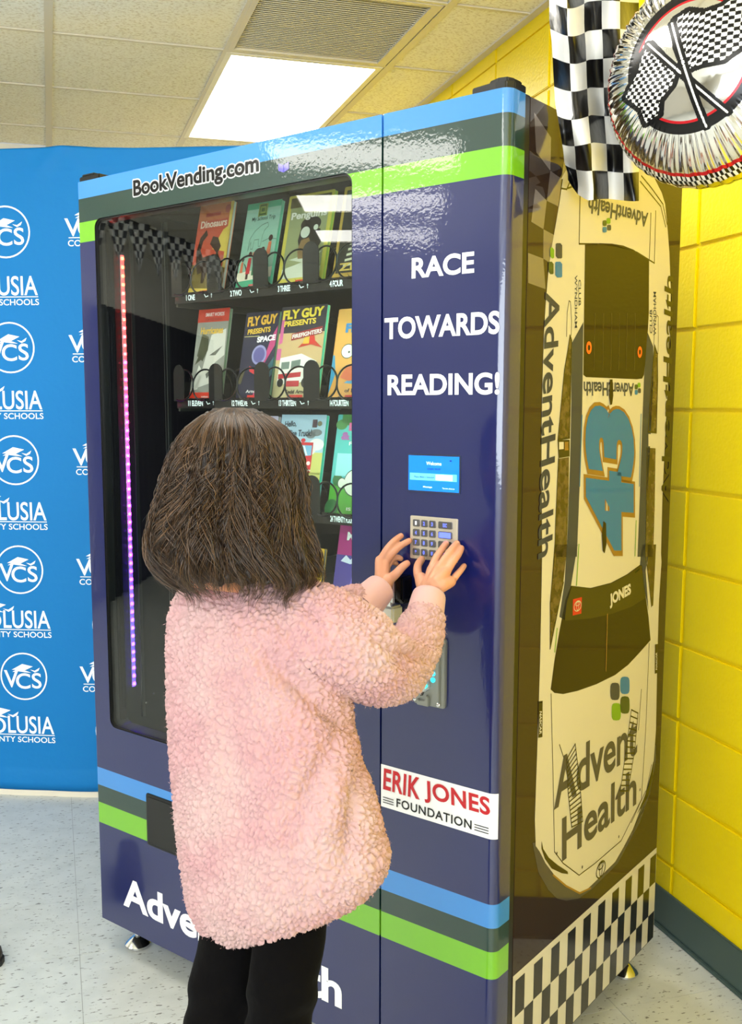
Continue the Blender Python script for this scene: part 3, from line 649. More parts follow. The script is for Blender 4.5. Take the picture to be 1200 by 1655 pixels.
# ------------------------------------------------------------------ race car print on the machine's side
spn = bpy.data.objects['side_panel']
def S2(x, y): p = onside(x, y); return (p[1], p[2])
ps = Print(lambda u, v, l: (MW+.0002+l, u, v), spn)
cA = lambda x, y: S2(820+.3745*x, 280+.3745*y)
cB = lambda x, y: S2(800+.4686*x, 880+.4683*y)
cC = lambda x, y: S2(760+.3667*x, .3667*y)
def mapc(f, pts): return [f(*p) for p in pts]
m_cw = mat('car_print_white', (196, 188, 166), .06, spec=.2); m_cd = mat('car_print_dark', (34, 26, 20), .06, spec=.2); m_cs = mat('car_print_slate', (52, 56, 66), .06, spec=.2)
m_cl = mat('car_print_line', (30, 26, 24), .15); m_cg = mat('car_print_grey', (70, 66, 62), .06, spec=.2); m_cblue = mat('car_print_blue', (36, 106, 158), .06, spec=.2); m_cgold = mat('car_print_gold', (140, 104, 44), .06, spec=.2)
m_clime = mat('car_print_lime', (110, 150, 40), .06, spec=.2); m_cdg = mat('car_print_green', (36, 62, 40), .14); m_cor = mat('car_print_orange', (226, 92, 36), .2)
# dark nose and bumper behind the white body
ps('bumper_print', [mapc(cB, [(130, 1030), (150, 1130), (185, 1192), (215, 1222), (245, 1229), (290, 1222), (335, 1190), (425, 1100), (500, 960), (535, 860), (556, 745), (556, 690), (300, 1000)])], m_cg, .0001)
left_edge = [cC(400, 790), cA(240, 25), cA(225, 130), cA(206, 240), cA(190, 330), cA(178, 420), cA(166, 560), cA(158, 700), cA(152, 900), cA(148, 1100), cA(148, 1300), cA(150, 1500), cB(163, 40), cB(160, 200), cB(156, 400), cB(150, 600), cB(143, 800), cB(138, 950), cB(141, 1040), cB(155, 1060), cB(175, 1100), cB(205, 1140), cB(250, 1178), cB(290, 1200), cB(312, 1196)]
right_edge = [cB(360, 1150), cB(415, 1095), cB(470, 1000), cB(515, 880), cB(548, 750), cB(556, 640), cB(560, 420), cB(566, 200), cB(575, 60), cA(664, 1640), cA(670, 1400), cA(684, 1100), cA(697, 850), cA(705, 650), cA(706, 500), cA(700, 340), cA(690, 210), cC(860, 900), cC(845, 850), cC(800, 760), cC(760, 715), cC(700, 680), cC(560, 670), cC(450, 700)]
ps('car_body_print', [left_edge+right_edge], m_cw, .0003)
L2 = .0006
ps('rear_deck_lines', [p for a in ([(485, 830), (480, 1075), (560, 1076), (640, 1085), (735, 1112), (812, 1160), (818, 930)], [(790, 1140), (797, 940)], [(430, 830), (470, 815)], [(755, 775), (800, 830), (850, 900), (868, 990)], [(750, 800), (840, 910), (862, 1000)], [(400, 830), (425, 835), (440, 800)]) for p in stroke(mapc(cC, a), .0032)], m_cl, L2)
ps('rear_window_print', [mapc(cA, [(335, 308), (400, 302), (450, 304), (500, 312), (545, 330), (612, 377), (611, 600), (604, 730), (590, 870), (582, 886), (560, 889), (340, 880), (328, 870), (331, 600)])], m_cd, L2)
ps('window_louvre_lines', [p for x in (378, 415, 450, 484, 517, 552) for p in stroke([cA(x, 605), cA(x-4, 850)], .0016)], mat('car_print_olive', (84, 72, 36), .2), .0009)
for cx_, cy_ in ((351, 753), (571, 772)):
    c0 = cA(cx_, cy_); r0 = .0125; ring = []
    for i in range(20):
        a, c = 2*math.pi*i/20, 2*math.pi*(i+1)/20
        ring.append([(c0[0]+r0*k_*math.cos(t_), c0[1]+r0*k_*math.sin(t_)) for k_, t_ in ((1, a), (1, c), (.45, c), (.45, a))])
    ps('orange_ring', ring, m_cor, .0012)
ps('side_band_print', [mapc(cA, [(328, 642), (277, 735), (276, 1000), (272, 1200), (262, 1500), (255, 1655), (300, 1655), (310, 1400), (320, 1180), (325, 880)]), mapc(cB, [(248, 0), (240, 130), (222, 250), (240, 260), (262, 145), (285, 0)])], m_cs, L2)
ps('side_band_print', [mapc(cA, [(605, 685), (630, 748), (630, 900), (618, 1150), (600, 1500), (596, 1655), (562, 1655), (572, 1400), (582, 1100), (590, 885)]), mapc(cB, [(508, 0), (535, 0), (520, 90), (530, 230), (515, 150), (500, 70)])], m_cs, L2)
ps('lime_line_print', [p for a in ([cA(322, 1045), cA(312, 1350)], [cA(577, 1040), cA(570, 1350)]) for p in stroke(a, .0035)], m_cblue, .0009)
ps('lime_line_print', [p for a in ([cB(289, 0), cB(281, 140)], [cA(556, 1500), cA(551, 1650)], [cB(214, 290), cB(206, 370)], [cB(484, 95), cB(498, 85)]) for p in stroke(a, .004)], m_clime, .0009)
m_cq = mat('car_print_brown', (92, 74, 48), .15, var=(60, (52, 40, 26), .4, .6))
for pts in ([(270, 700), (262, 755), (246, 850), (232, 1000), (218, 1150), (268, 1142), (273, 900), (277, 722)], [(635, 742), (626, 850), (614, 1000), (607, 1116), (643, 1120), (649, 900), (648, 780)]):
    ps('quarter_window_print', [mapc(cA, pts)], m_cq, L2); ps('window_outline', stroke(mapc(cA, pts), .0035, True), m_cl, .0009)
ps('door_window_print', [mapc(cA, [(220, 1232), (266, 1225), (264, 1400), (255, 1655), (203, 1655), (208, 1500)]), mapc(cB, [(205, 0), (250, 0), (236, 130), (190, 360), (190, 200)])], m_cq, L2)
ps('door_window_print', [mapc(cA, [(602, 1185), (640, 1187), (636, 1450), (630, 1655), (596, 1655), (600, 1450)]), mapc(cB, [(528, 0), (556, 0), (546, 210), (540, 215), (525, 80)])], m_cq, L2)
for a in (mapc(cA, [(220, 1232), (208, 1500), (203, 1655)])+mapc(cB, [(190, 200), (190, 360), (236, 130)]), mapc(cA, [(602, 1185), (600, 1450), (596, 1655)])+mapc(cB, [(525, 80), (540, 215)])): ps('window_outline', stroke(a, .003), m_cl, .0009)
for a in ([(255, 705), (258, 600), (266, 550), (272, 556), (277, 640), (275, 700)], [(632, 740), (636, 660), (645, 612), (651, 620), (652, 700), (650, 780)]): ps('window_outline', stroke(mapc(cA, a), .0016), m_cl, .0009)
ps('door_sticker_print', [mapc(cA, [(216, 1152), (268, 1150), (268, 1222), (220, 1230)])], m_cl, .0009); ps('door_sticker_print', [mapc(cA, [(222, 1160), (242, 1159), (242, 1190), (222, 1192)])], m_cw, .0012); ps('door_sticker_print', [mapc(cA, [(608, 1125), (640, 1128), (640, 1180), (608, 1178)])], m_cw, .0012); ps('door_sticker_print', [mapc(cA, [(246, 1160), (262, 1159), (262, 1195), (246, 1197)])], m_cgold, .0012)
# logo of four leaves
def leaves(f, cx_, cy_, sx_, sy_, lift=.0010, flip=1):
    def leaf(dx, dy, m, nm='leaf_logo'):
        P = []
        for i in range(16):
            t_ = 2*math.pi*i/16; c_, s_ = math.cos(t_), math.sin(t_)
            q = lambda v: math.copysign(abs(v)**.55, v)
            P.append(f(cx_+flip*(dx+q(c_)*.54)*sx_, cy_+flip*(dy+q(s_)*.58)*sy_))
        ps(nm, [P], m, lift)
    leaf(-.55, -.35, m_cs); leaf(.6, -.75, m_cblue); leaf(-.4, 1.0, m_clime); leaf(.6, .55, m_cdg)
leaves(cB, 430, 525, 30, 52)
leaves(cC, 602, 996, 17, 22, flip=-1); leaves(cA, 563, 932, 12, 18, flip=-1)
def leavesv():
    for (x0_, y0_, x1_, y1_, m) in ((208, 302, 236, 368, m_cs), (206, 382, 236, 450, m_cblue), (184, 320, 201, 368, m_clime), (177, 382, 199, 436, m_cdg)):
        ps('leaf_logo', [mapc(cA, [(x0_+4, y0_), (x1_-8, y0_), (x1_, y0_+10), (x1_, y1_-4), (x1_-4, y1_), (x0_+8, y1_), (x0_, y1_-10), (x0_, y0_+4)])], m, .0010)
leavesv()
def stext(nm, body, O, Rr, T, m, lift=.0010, bold=.02, sp=1.0, ref=None): return ps(nm, [], m, lift, [text_uv(body, O, Rr, T, bold, sp, ref)])
stext('lettering', 'AdventHealth', cC(785, 938), cC(524, 866), cC(779, 1003), m_cs)
stext('lettering', 'AdventHealth', cA(546, 905), cA(329, 898), cA(546, 962), m_cs)
stext('lettering', 'AdventHealth', cA(163, 512), S2(869, 905), cA(226, 507), m_cs)
stext('lettering', 'AdventHealth', cA(700, 1420), cA(716, 450), cA(664, 1420), m_cl)
stext('lettering', 'CLUB', cA(306, 460), cA(306, 572), cA(317, 460), m_cs, bold=.01); stext('lettering', 'WYNDHAM', cA(290, 440), cA(290, 668), cA(301, 440), m_cs, bold=.01)
stext('lettering', 'CLUB', cA(625, 692), cA(625, 590), cA(614, 690), m_cs, bold=.01); stext('lettering', 'WYNDHAM', cA(642, 700), cA(642, 512), cA(630, 700), m_cs, bold=.01)
o43 = (cA(556, 1650), cA(562, 1022), cA(334, 1650))
V0, F0 = text_uv('43', cA(553, 1652), cA(553, 1025), cA(332, 1652), .085, .98); ps('number_outline', [], m_cgold, .0010, [(V0, F0)])
V0, F0 = text_uv('43', cA(546, 1628), cA(546, 1036), cA(340, 1628), .06, 1.0); ps('number', [], m_cblue, .0014, [(V0, F0)])
ps('roof_fins', [mapc(cA, [(440, 890), (452, 890), (455, 960), (450, 998), (442, 1000), (437, 960)]), mapc(cA, [(412, 1500), (424, 1510), (426, 1600), (418, 1640), (410, 1630), (406, 1560)])], m_cd, .0018)
ps('windshield_print', [mapc(cB, [(262, 142), (330, 150), (400, 132), (455, 103), (500, 70), (507, 72), (516, 150), (530, 250), (537, 330), (500, 372), (460, 415), (415, 450), (350, 482), (285, 505), (235, 516), (205, 512), (192, 500), (205, 400), (222, 300), (243, 190)])], m_cd, L2)
ps('windshield_strip', [mapc(cB, [(264, 144), (330, 152), (400, 134), (455, 105), (500, 72), (506, 74), (514, 150), (520, 184), (470, 215), (400, 240), (330, 255), (240, 263), (247, 200)])], m_cl, .0009)
stext('lettering', 'JONES', cB(396, 222), cB(469, 181), cB(394, 172), m_cw, .0012, .05)
ps('red_badge', [mapc(cB, [(268, 189), (299, 181), (297, 238), (267, 245)])], m_cor if False else m_red, .0012)
def emblem(cx_, cy_, rx_, ry_, m, lift=.0014, w_=.0018):
    c0 = cB(cx_, cy_); ru = abs(cB(cx_+rx_, cy_)[0]-c0[0]); rv = abs(cB(cx_, cy_+ry_)[1]-c0[1])
    out = stroke([(c0[0]+p[0], c0[1]+p[1]) for p in ell(0, 0, ru, rv, 20)], w_, True)+stroke([(c0[0]+p[0], c0[1]+p[1]) for p in ell(0, rv*.45, ru*.62, rv*.38, 16)], w_*.8, True)+stroke([(c0[0]+p[0], c0[1]+p[1]) for p in ell(0, 0, ru*.3, rv*.9, 16)], w_*.8, True)
    ps('emblem', out, m, lift)
emblem(284, 212, 12, 17, m_cw); emblem(365, 1121, 15, 26, m_cl, .0010, .003)
ps('wiper_print', stroke(mapc(cB, [(387, 240), (382, 436)]), .0035), m_cgold, .0012)
hl = [[(193, 515), (200, 800), (205, 1060), (235, 1100), (290, 1141), (345, 1100), (435, 1022), (505, 880), (520, 640), (532, 340)], [(222, 690), (240, 745)], [(505, 500), (495, 640)], [(470, 960), (520, 850)], [(520, 860), (540, 760)], [(447, 1040), (520, 900)], [(150, 545), (163, 545)], ]
ps('hood_lines', [p for a in hl for p in stroke(mapc(cB, a), .0022)], m_cl, .0009)
ps('headlight_print', [mapc(cB, [(160, 1022), (166, 1050), (185, 1080), (215, 1105), (250, 1128), (252, 1137), (230, 1134), (195, 1118), (172, 1085), (160, 1050)])], m_cl, .0009)
ps('headlight_print', [mapc(cB, [(512, 880), (530, 830), (547, 745), (545, 800), (528, 870), (490, 930)])], m_cl, .0009)
ps('bumper_print', [p for p in stroke(mapc(cB, [(200, 1140), (245, 1178), (292, 1203), (330, 1185)]), .004)], m_cgold, .0009)
stext('lettering', 'Advent', cB(203, 918), cB(490, 722), cB(203, 748), m_cg, .0010, .02)
stext('lettering', 'Health', cB(231, 1096), cB(487, 897), cB(231, 946), m_cg, .0010, .02)
def ladder(Lp, Rp, n):
    out = stroke(mapc(cB, Lp), .0025)+stroke(mapc(cB, Rp), .0025)
    def at_(P, t_):
        k_ = t_*(len(P)-1); i_ = min(int(k_), len(P)-2); f_ = k_-i_; return (P[i_][0]*(1-f_)+P[i_+1][0]*f_, P[i_][1]*(1-f_)+P[i_+1][1]*f_)
    for i in range(n+1):
        a_, c_ = at_(Lp, i/n), at_(Rp, i/n); out += stroke([cB(*a_), cB(*c_)], .0030)
    return out
ps('hood_louvre_print', ladder([(246, 742), (252, 860), (264, 975)], [(276, 688), (292, 820), (302, 955)], 16), m_cl, .0013)
ps('hood_louvre_print', ladder([(470, 570), (450, 720), (432, 850)], [(493, 582), (480, 720), (458, 850)], 14), m_cl, .0013)
for pts, tb in (([(150, 541), (164, 539), (163, 664), (149, 667)], (cB(160, 560), cB(160, 650), cB(163, 560))), ([(552, 345), (562, 343), (561, 443), (551, 446)], None)):
    ps('series_badge', [mapc(cB, pts)], m_cl, .0009)
stext('lettering', 'NASCAR', cB(153, 575), cB(152, 655), cB(161, 575), m_cw, .0012, .03); stext('lettering', 'NASCAR', cB(559, 432), cB(559, 372), cB(554, 432), m_cw, .0012, .03)
ps('small_marks', [ell(*cB(*p), .003, .004, 8) for p in ((213, 1066), (301, 1113), (427, 1008), (500, 846))], m_cg, .0009)
# chequered band along the foot
zt, zb2 = .328, MZB+.004; n = 20; u0, u1 = .073, MD-.002
ps('white_band', [[(u0, zb2), (u1, zb2), (u1, zt), (u0, zt)]], mat('band_white', (200, 194, 178), .06), .0003)
cw = (u1-u0-.012)/(2*9+1)
rows = [zt-.014, zt-.014-.076, zt-.014-.152, zb2]
for rI in range(3):
    for k in range(10 if rI % 2 == 0 else 9):
        uu = u0+.010+cw*(2*k+(rI % 2)); ps('chequer', [[(uu, rows[rI+1]), (uu+cw, rows[rI+1]), (uu+cw, rows[rI]), (uu, rows[rI])]], m_cl, .0006)
# the hanging flag's reflection, painted into the wrap's upper front corner
m_gh = mat('ghost_chequer', (98, 88, 86), .1, coat=.5)
gh = []
def gq(i, j): return (.085+.055*i+.012*math.sin(j*1.1+i), 1.93-.058*j-.012*math.sin(i*1.3+j*.6)-.018*i)
for i in range(4):
    for j in range(5):
        if (i+j) % 2 == 0 and i+j < 7: gh.append([gq(i, j), gq(i+1, j), gq(i+1, j+1), gq(i, j+1)])
ps('flag_print', gh, m_gh, .0001)

# ------------------------------------------------------------------ books
m_page = mat('page_edges', (214, 222, 206), .7); 
def book(label, bl, br, tl, base, art, z0=None, ly=(.112, .158), th_=.009, rowi=0, edge=None, wmin=.105):
    """bl, br, tl: pixels of the lower left, lower right and upper left corners of the cover"""
    A = onfront(*bl, ly[0]); Bc = onfront(*br, ly[0]); T = onfront(*tl, ly[1])
    w_ = max(Bc[0]-A[0], wmin); h_ = math.hypot(T[2]-A[2], ly[1]-ly[0]); an = math.atan2(ly[1]-ly[0], T[2]-A[2])
    zr = 1.674-.245*rowi; zb_ = zr+.0015
    h_ += (A[2]-zb_)/math.cos(an)
    P0 = fromM(np.array([A[0], ly[0], zb_]))
    e = bpy.data.objects.new('book', None); COL.objects.link(e); e.location = P0; e.rotation_mode = 'QUATERNION'; e.empty_display_size = .05
    e.rotation_quaternion = (Matrix.Rotation(MT, 4, 'Z') @ Matrix.Rotation(-an, 4, 'X')).to_quaternion()
    tag(e, label, 'book', 'children\'s books in the vending machine')
    b = MB(); b.prism(rrect(0, w_, 0, h_, .003, 2), 0, .0006); b.prism(rrect(0, w_, 0, h_, .003, 2), th_, th_+.0006); b.box(0, .0008, 0, th_+.0006, .002, h_-.002)
    cov = b.obj('cover', pmat(base, .25), e)
    b = MB(); b.box(.001, w_-.0015, .0006, th_, .0015, h_-.0015); b.obj('pages', m_page if edge is None else pmat(edge, .4), e)  # green light on the page edges is put into the edge colours
    pp = Print(lambda u, v, l: (u*w_, -.0002-l, v*h_), cov)
    for i, it in enumerate(art):
        nm, col, shp = it[0], it[1], it[2]; bo = it[3] if len(it) > 3 else .02
        polys = [s_ for s_ in shp if not isinstance(s_[0], str)]; txt = [s_ for s_ in shp if isinstance(s_[0], str)]
        pp(nm, polys, pmat(col, .3), .0001+.00012*i, [text_uv(t_[0], (t_[1], t_[2]), (t_[3], t_[2]+(t_[5] if len(t_) > 5 else 0)), (t_[1], t_[4]), bo, 1.0) for t_ in txt])
    return e
R4 = lambda a, b, c, d: [(a, c), (b, c), (b, d), (a, d)]
yel, org = (214, 170, 50), (214, 110, 62)
book('orange book titled Dinosaurs in the top row beside the lights', (303, 472), (352, 468), (321, 333), (206, 120, 76), [
    ('picture', (198, 84, 58), [R4(.0, 1, .28, .82)]), ('picture', (222, 196, 84), [R4(0, 1, 0, .2), [(.55, .5), (1, .45), (1, .75), (.8, .7)], R4(.92, 1, .2, 1)]), ('picture', (120, 104, 50), [[(0, .1), (1, .06), (1, .28), (.7, .34), (.3, .3), (0, .36)]]),
    ('dinosaur', (62, 42, 30), [[(.12, .35), (.08, .5), (.14, .64), (.3, .72), (.36, .66), (.24, .6), (.2, .5), (.3, .42), (.5, .44), (.62, .38), (.6, .26), (.5, .3), (.42, .14), (.34, .14), (.32, .26), (.2, .24)], [(.46, .56), (.52, .64), (.68, .62), (.8, .52), (.74, .46), (.82, .36), (.9, .2), (.8, .2), (.66, .34), (.68, .46)]]),
    ('title', (236, 214, 186), [('Dinosaurs', .10, .74, .88, .82)], .03), ('series_badge', (170, 60, 44), [ell(.86, .92, .08, .045), R4(.22, .66, .86, .90)]), ('publisher_strip', (190, 40, 30), [R4(.35, .7, .035, .06)])], wmin=.112)
book('pale green book titled My School Trip in the top row', (379, 464), (428, 460), (392, 332), (150, 196, 172), [
    ('picture', (70, 168, 128), [R4(0, 1, 0, .14), R4(0, 1, .93, 1)]), ('picture', (226, 222, 196), [[(0, .12), (1, .15), (1, .26), (0, .22)]]),
    ('drawn_bear', (90, 120, 104), stroke([(.2, .46), (.22, .6), (.34, .68), (.52, .74), (.68, .76), (.72, .72), (.62, .68), (.58, .62), (.56, .5), (.5, .5), (.48, .58), (.36, .58), (.34, .48), (.28, .48), (.26, .56), (.2, .46)], .008)+stroke([(.6, .55), (.8, .58), (1, .56)], .008)),
    ('child_red', (196, 44, 52), [[(.24, .2), (.36, .2), (.36, .38), (.27, .38)], [(.46, .28), (.54, .28), (.53, .4), (.47, .4)]]), ('child_green', (36, 120, 70), [[(.6, .26), (.7, .26), (.7, .42), (.63, .42)], R4(.42, .52, .18, .28)]),
    ('child_orange', (214, 120, 80), [[(.06, .22), (.15, .22), (.13, .34), (.08, .34)], [(.76, .4), (.88, .4), (.88, .54), (.8, .54)], R4(.38, .44, .4, .44)]), ('heads', (70, 44, 34), [ell(.31, .42, .05, .03), ell(.66, .46, .055, .03), ell(.84, .58, .06, .035), ell(.11, .37, .04, .025), ell(.5, .43, .04, .025), R4(.62, .7, .16, .26), R4(.26, .33, .14, .2)]),
    ('title', (40, 70, 60), [('My School Trip', .2, .78, .88, .84)], .005), ('crest', (128, 150, 70), [R4(.36, .62, .84, .98)]), ('crest', (70, 96, 50), stroke([(.4, .86), (.58, .86), (.58, .96), (.4, .96)], .02, True)+[R4(.44, .54, .89, .93)]), ('publisher_strip', (200, 90, 90), [R4(.4, .66, .06, .08)])], edge=(120, 220, 176))
book('olive book with a penguin, title Penguins, in the top row', (446, 459), (507, 452), (465, 318), (206, 196, 84), [
    ('picture', (150, 158, 110), [R4(.08, .92, .12, .86)]), ('picture', (92, 84, 52), [R4(.06, .94, .86, .97)]), ('ice', (206, 214, 190), [[(.08, .1), (.92, .1), (.92, .2), (.5, .26), (.08, .2)], [(.2, .3), (.5, .26), (.8, .3), (.9, .36), (.6, .34)]]),
    ('penguin', (44, 38, 32), [ell(.58, .66, .22, .085), [(.38, .64), (.34, .5), (.42, .36), (.72, .32), (.86, .46), (.8, .6)]]), ('penguin_face', (206, 214, 196), [ell(.48, .58, .10, .06), ell(.7, .62, .05, .03)]), ('penguin_chest', (140, 112, 70), [[(.42, .5), (.36, .4), (.4, .3), (.62, .3), (.66, .42), (.58, .52)]]),
    ('title', (232, 232, 214), [('Penguins', .12, .71, .9, .81)], .03), ('series_badge', (190, 170, 120), [ell(.84, .91, .06, .032)]), ('publisher_strip', (200, 50, 40), [R4(.42, .7, .05, .075)])], edge=(170, 190, 80), wmin=.13)
book('black and gold book with a zebra in the top row', (535, 449), (600, 440), (552, 303), (190, 160, 70), [
    ('picture', (40, 40, 34), [R4(.06, 1, .1, .96)]), ('zebra', (206, 210, 180), [[(.2+.02*k, .16+.055*k), (.7, .2+.055*k), (.72, .225+.055*k), (.2+.02*k, .185+.055*k)] for k in range(9)]), ('grass', (110, 150, 60), [R4(.5, 1, .12, .4)]), ('series_badge', (70, 90, 60), [ell(.2, .90, .12, .055)]), ('title', (236, 236, 220), [('3', .16, .87, .24, .93)], .03), ('title', (214, 190, 90), [('ZE', .12, .12, .5, .2)], .03)], wmin=.13)
# second row
book('grey book titled Hurricanes with red top and bottom bands, second row', (305, 641), (354, 641), (323, 501), (140, 142, 134), [
    ('cloud', (196, 196, 186), [[(.3, .3), (.5, .72), (.95, .78), (.98, .5), (.7, .42), (.6, .2), (.1, .14)], [(.02, .12), (.2, .4), (.32, .34), (.24, .14)]]), ('cloud', (70, 74, 54), [[(.1, .5), (.2, .74), (.42, .7), (.44, .56), (.3, .44)], [(.06, .4), (.26, .46), (.2, .54)]]), ('cloud', (96, 98, 90), [[(.45, .3), (.8, .42), (.7, .36), (.5, .25)], [(.5, .5), (.9, .6), (.7, .5)]]),
    ('red_band', (196, 56, 36), [R4(0, 1, .86, 1), R4(0, 1, 0, .105)]), ('title', (218, 176, 50), [('Hurricanes', .14, .73, .86, .805)], .03), ('series_words', (226, 220, 214), [('SMART WORDS', .24, .92, .84, .96), ('nonfiction', .4, .05, .62, .068)], .02), ('series_words', (150, 30, 20), [('SCIENCE READER', .24, .875, .8, .9)], .02)], rowi=1, ly=(.112, .15), edge=(130, 150, 120), wmin=.105)
book('dark blue space book with yellow title letters, second row', (380, 635), (418, 637), (395, 506), (34, 34, 62), [
    ('nebula', (190, 60, 120), [[(.7, .4), (.98, .62), (1, .84), (.84, .7), (.6, .3), (.5, .05), (.6, .05)]]), ('nebula', (40, 96, 110), [[(.7, .3), (1, .5), (1, .3), (.8, .2)]]), ('rocks', (90, 84, 56), [[(0, .3), (.2, .38), (.1, .2), (0, .2)]]), ('helmet', (150, 150, 196), [ell(.55, .52, .22, .11)]), ('helmet', (96, 92, 150), [ell(.55, .52, .17, .085)]),
    ('suit_collar', (206, 50, 60), [[(.3, .4), (.5, .36), (.82, .42), (.8, .36), (.5, .3), (.32, .34)]]), ('pale_shape', (220, 214, 200), [ell(.8, .16, .12, .07)]), ('title', (232, 180, 50), [('FLY GUY', .08, .84, .96, .95, .02)], .05), ('title', (226, 186, 60), [('PRESENTS', .12, .75, .8, .81, .02)], .04), ('subtitle', (240, 240, 244), [('SPACE', .44, .655, .98, .72, .02)], .05), ('subtitle', (214, 206, 130), [R4(.04, .5, .725, .732)]), ('author', (236, 236, 236), [('Arnold', .3, .1, .7, .135)], .02), ('publisher_strip', (214, 50, 40), [R4(.36, .6, .05, .075)])], rowi=1, ly=(.112, .15), edge=(150, 200, 160), wmin=.104)
book('firefighters book with white fire engine and yellow title letters, second row', (438, 637), (506, 640), (452, 497), (196, 186, 140), [
    ('picture', (44, 40, 52), [R4(0, 1, .72, 1)]), ('picture', (200, 170, 120), [R4(0, 1, .40, .72)]), ('stripes', (206, 96, 150), [[(.02, .6), (.1, .62), (.1, .92), (.04, .9)], R4(.0, .1, .44, .56)]), ('fire_engine', (228, 230, 220), [[(.08, .18), (.6, .2), (.9, .26), (.9, .42), (.56, .5), (.1, .46)]]), ('windows', (110, 128, 118), [[(.14, .34), (.32, .345), (.32, .42), (.14, .415)], [(.36, .345), (.56, .36), (.56, .44), (.36, .425)], R4(.72, .78, .36, .4)]),
    ('red_stripe', (184, 50, 56), [[(.1, .24), (.6, .26), (.6, .31), (.1, .29)], R4(.3, .58, .16, .22)]), ('wheel', (50, 50, 46), [ell(.16, .2, .07, .045), ell(.72, .2, .09, .055)]), ('helmet', (196, 64, 44), [[(.46, .56), (.62, .64), (.8, .64), (1, .55), (.74, .59)]]), ('helmet', (222, 180, 60), [[(.56, .6), (.6, .69), (.7, .70), (.7, .6)]]), ('helmet', (206, 50, 40), [[(.7, .6), (.7, .70), (.8, .68), (.84, .6)]]),
    ('banner_print', (150, 34, 34), [[(.3, .64), (.96, .70), (.96, .775), (.3, .71)]]), ('title', (240, 216, 60), [('FLY GUY', .05, .86, .95, .96, .02)], .05), ('title', (236, 208, 70), [('PRESENTS', .1, .785, .8, .845, .02)], .04), ('subtitle', (240, 238, 230), [('FIREFIGHTERS', .32, .655, .95, .70, .05)], .03), ('author', (60, 50, 40), [('Tedd Arnold', .3, .085, .82, .125)], .03), ('publisher_strip', (206, 60, 50), [R4(.36, .7, .045, .072)])], rowi=1, ly=(.112, .15), edge=(110, 220, 180), wmin=.132)
book('orange and blue cartoon book, second row beside the window frame', (529, 637), (600, 632), (545, 500), (222, 162, 76), [
    ('picture', (60, 150, 190), [[(0, .08), (.1, .3), (.04, .5), (0, .5)], [(.3, .2), (1, .16), (1, .24), (.4, .24)]]), ('bug_body', (214, 110, 70), [[(.2, .26), (.34, .4), (.7, .42), (.7, .26), (.4, .22)]]), ('eye', (226, 236, 214), [ell(.3, .54, .13, .075), ell(.58, .6, .13, .08)]), ('eye', (30, 30, 30), [ell(.33, .53, .02, .012), ell(.6, .6, .02, .012)]+stroke(ell(.3, .54, .13, .075), .008, True)), ('title', (46, 130, 190), [('FLY', .2, .74, .62, .84)], .06), ('author', (40, 40, 40), [('of Lor', .34, .1, .64, .14)], .02), ('publisher_strip', (200, 60, 50), [R4(.36, .7, .05, .07)])], rowi=1, ly=(.112, .15), edge=(120, 214, 190), wmin=.13)
# third row
book('pale lavender book behind the person\'s head, third row', (372, 812), (410, 812), (387, 672), (196, 190, 214), [('picture', (150, 180, 210), [R4(.1, .9, .1, .6)]), ('stripe', (214, 120, 150), [R4(0, 1, .9, .95)]), ('title', (110, 80, 150), [('My Pet', .2, .7, .8, .8)], .03)], rowi=2, ly=(.112, .15), wmin=.12)
book('board book titled Hello, Fire Truck! with a red fire engine, third row', (438, 814), (507, 812), (456, 670), (150, 190, 206), [
    ('sky', (170, 206, 226), [R4(0, 1, .5, 1)]), ('grass', (204, 206, 116), [R4(0, 1, 0, .42), R4(.6, 1, .4, .62)]), ('cloud', (236, 240, 238), [ell(.85, .7, .16, .06), ell(.7, .64, .14, .05)]), ('cloud', (120, 128, 132), [ell(.82, .82, .12, .035), ell(.7, .79, .1, .03)]), ('truck', (206, 42, 52), [[(.1, .36), (.78, .42), (.78, .72), (.3, .72), (.1, .68)], ell(.55, .74, .05, .02)]), ('truck_window', (120, 180, 214), [[(.16, .54), (.34, .56), (.34, .68), (.16, .67)], [(.42, .57), (.76, .59), (.76, .69), (.42, .69)]]), ('truck_window', (220, 236, 240), [[(.5, .58), (.58, .58), (.5, .68), (.44, .68)], [(.64, .59), (.68, .59), (.6, .685), (.56, .685)]]), ('truck_trim', (236, 236, 226), [R4(.12, .78, .43, .445), ell(.44, .5, .04, .02), ell(.72, .51, .04, .02)]), ('wheel', (40, 34, 40), [ell(.52, .36, .1, .03)]),
    ('blue_dog', (56, 118, 160), [[(.5, .26), (.6, .33), (.84, .34), (.86, .28), (.72, .24), (.56, .22)]]), ('yellow_flowers', (236, 196, 40), [ell(.55, .18, .1, .04), ell(.62, .1, .08, .03), ell(.5, .3, .06, .02), ell(.75, .16, .05, .02)]), ('title', (30, 44, 60), [('Hello,', .10, .86, .36, .93, .01), ('Fire Truck!', .22, .77, .72, .84, .012)], .02), ('series_badge', (70, 44, 60), [R4(.72, .82, .87, .95)]), ('series_badge', (120, 120, 90), [ell(.88, .91, .05, .025)])], rowi=2, ly=(.112, .15), edge=(70, 206, 170), wmin=.132)
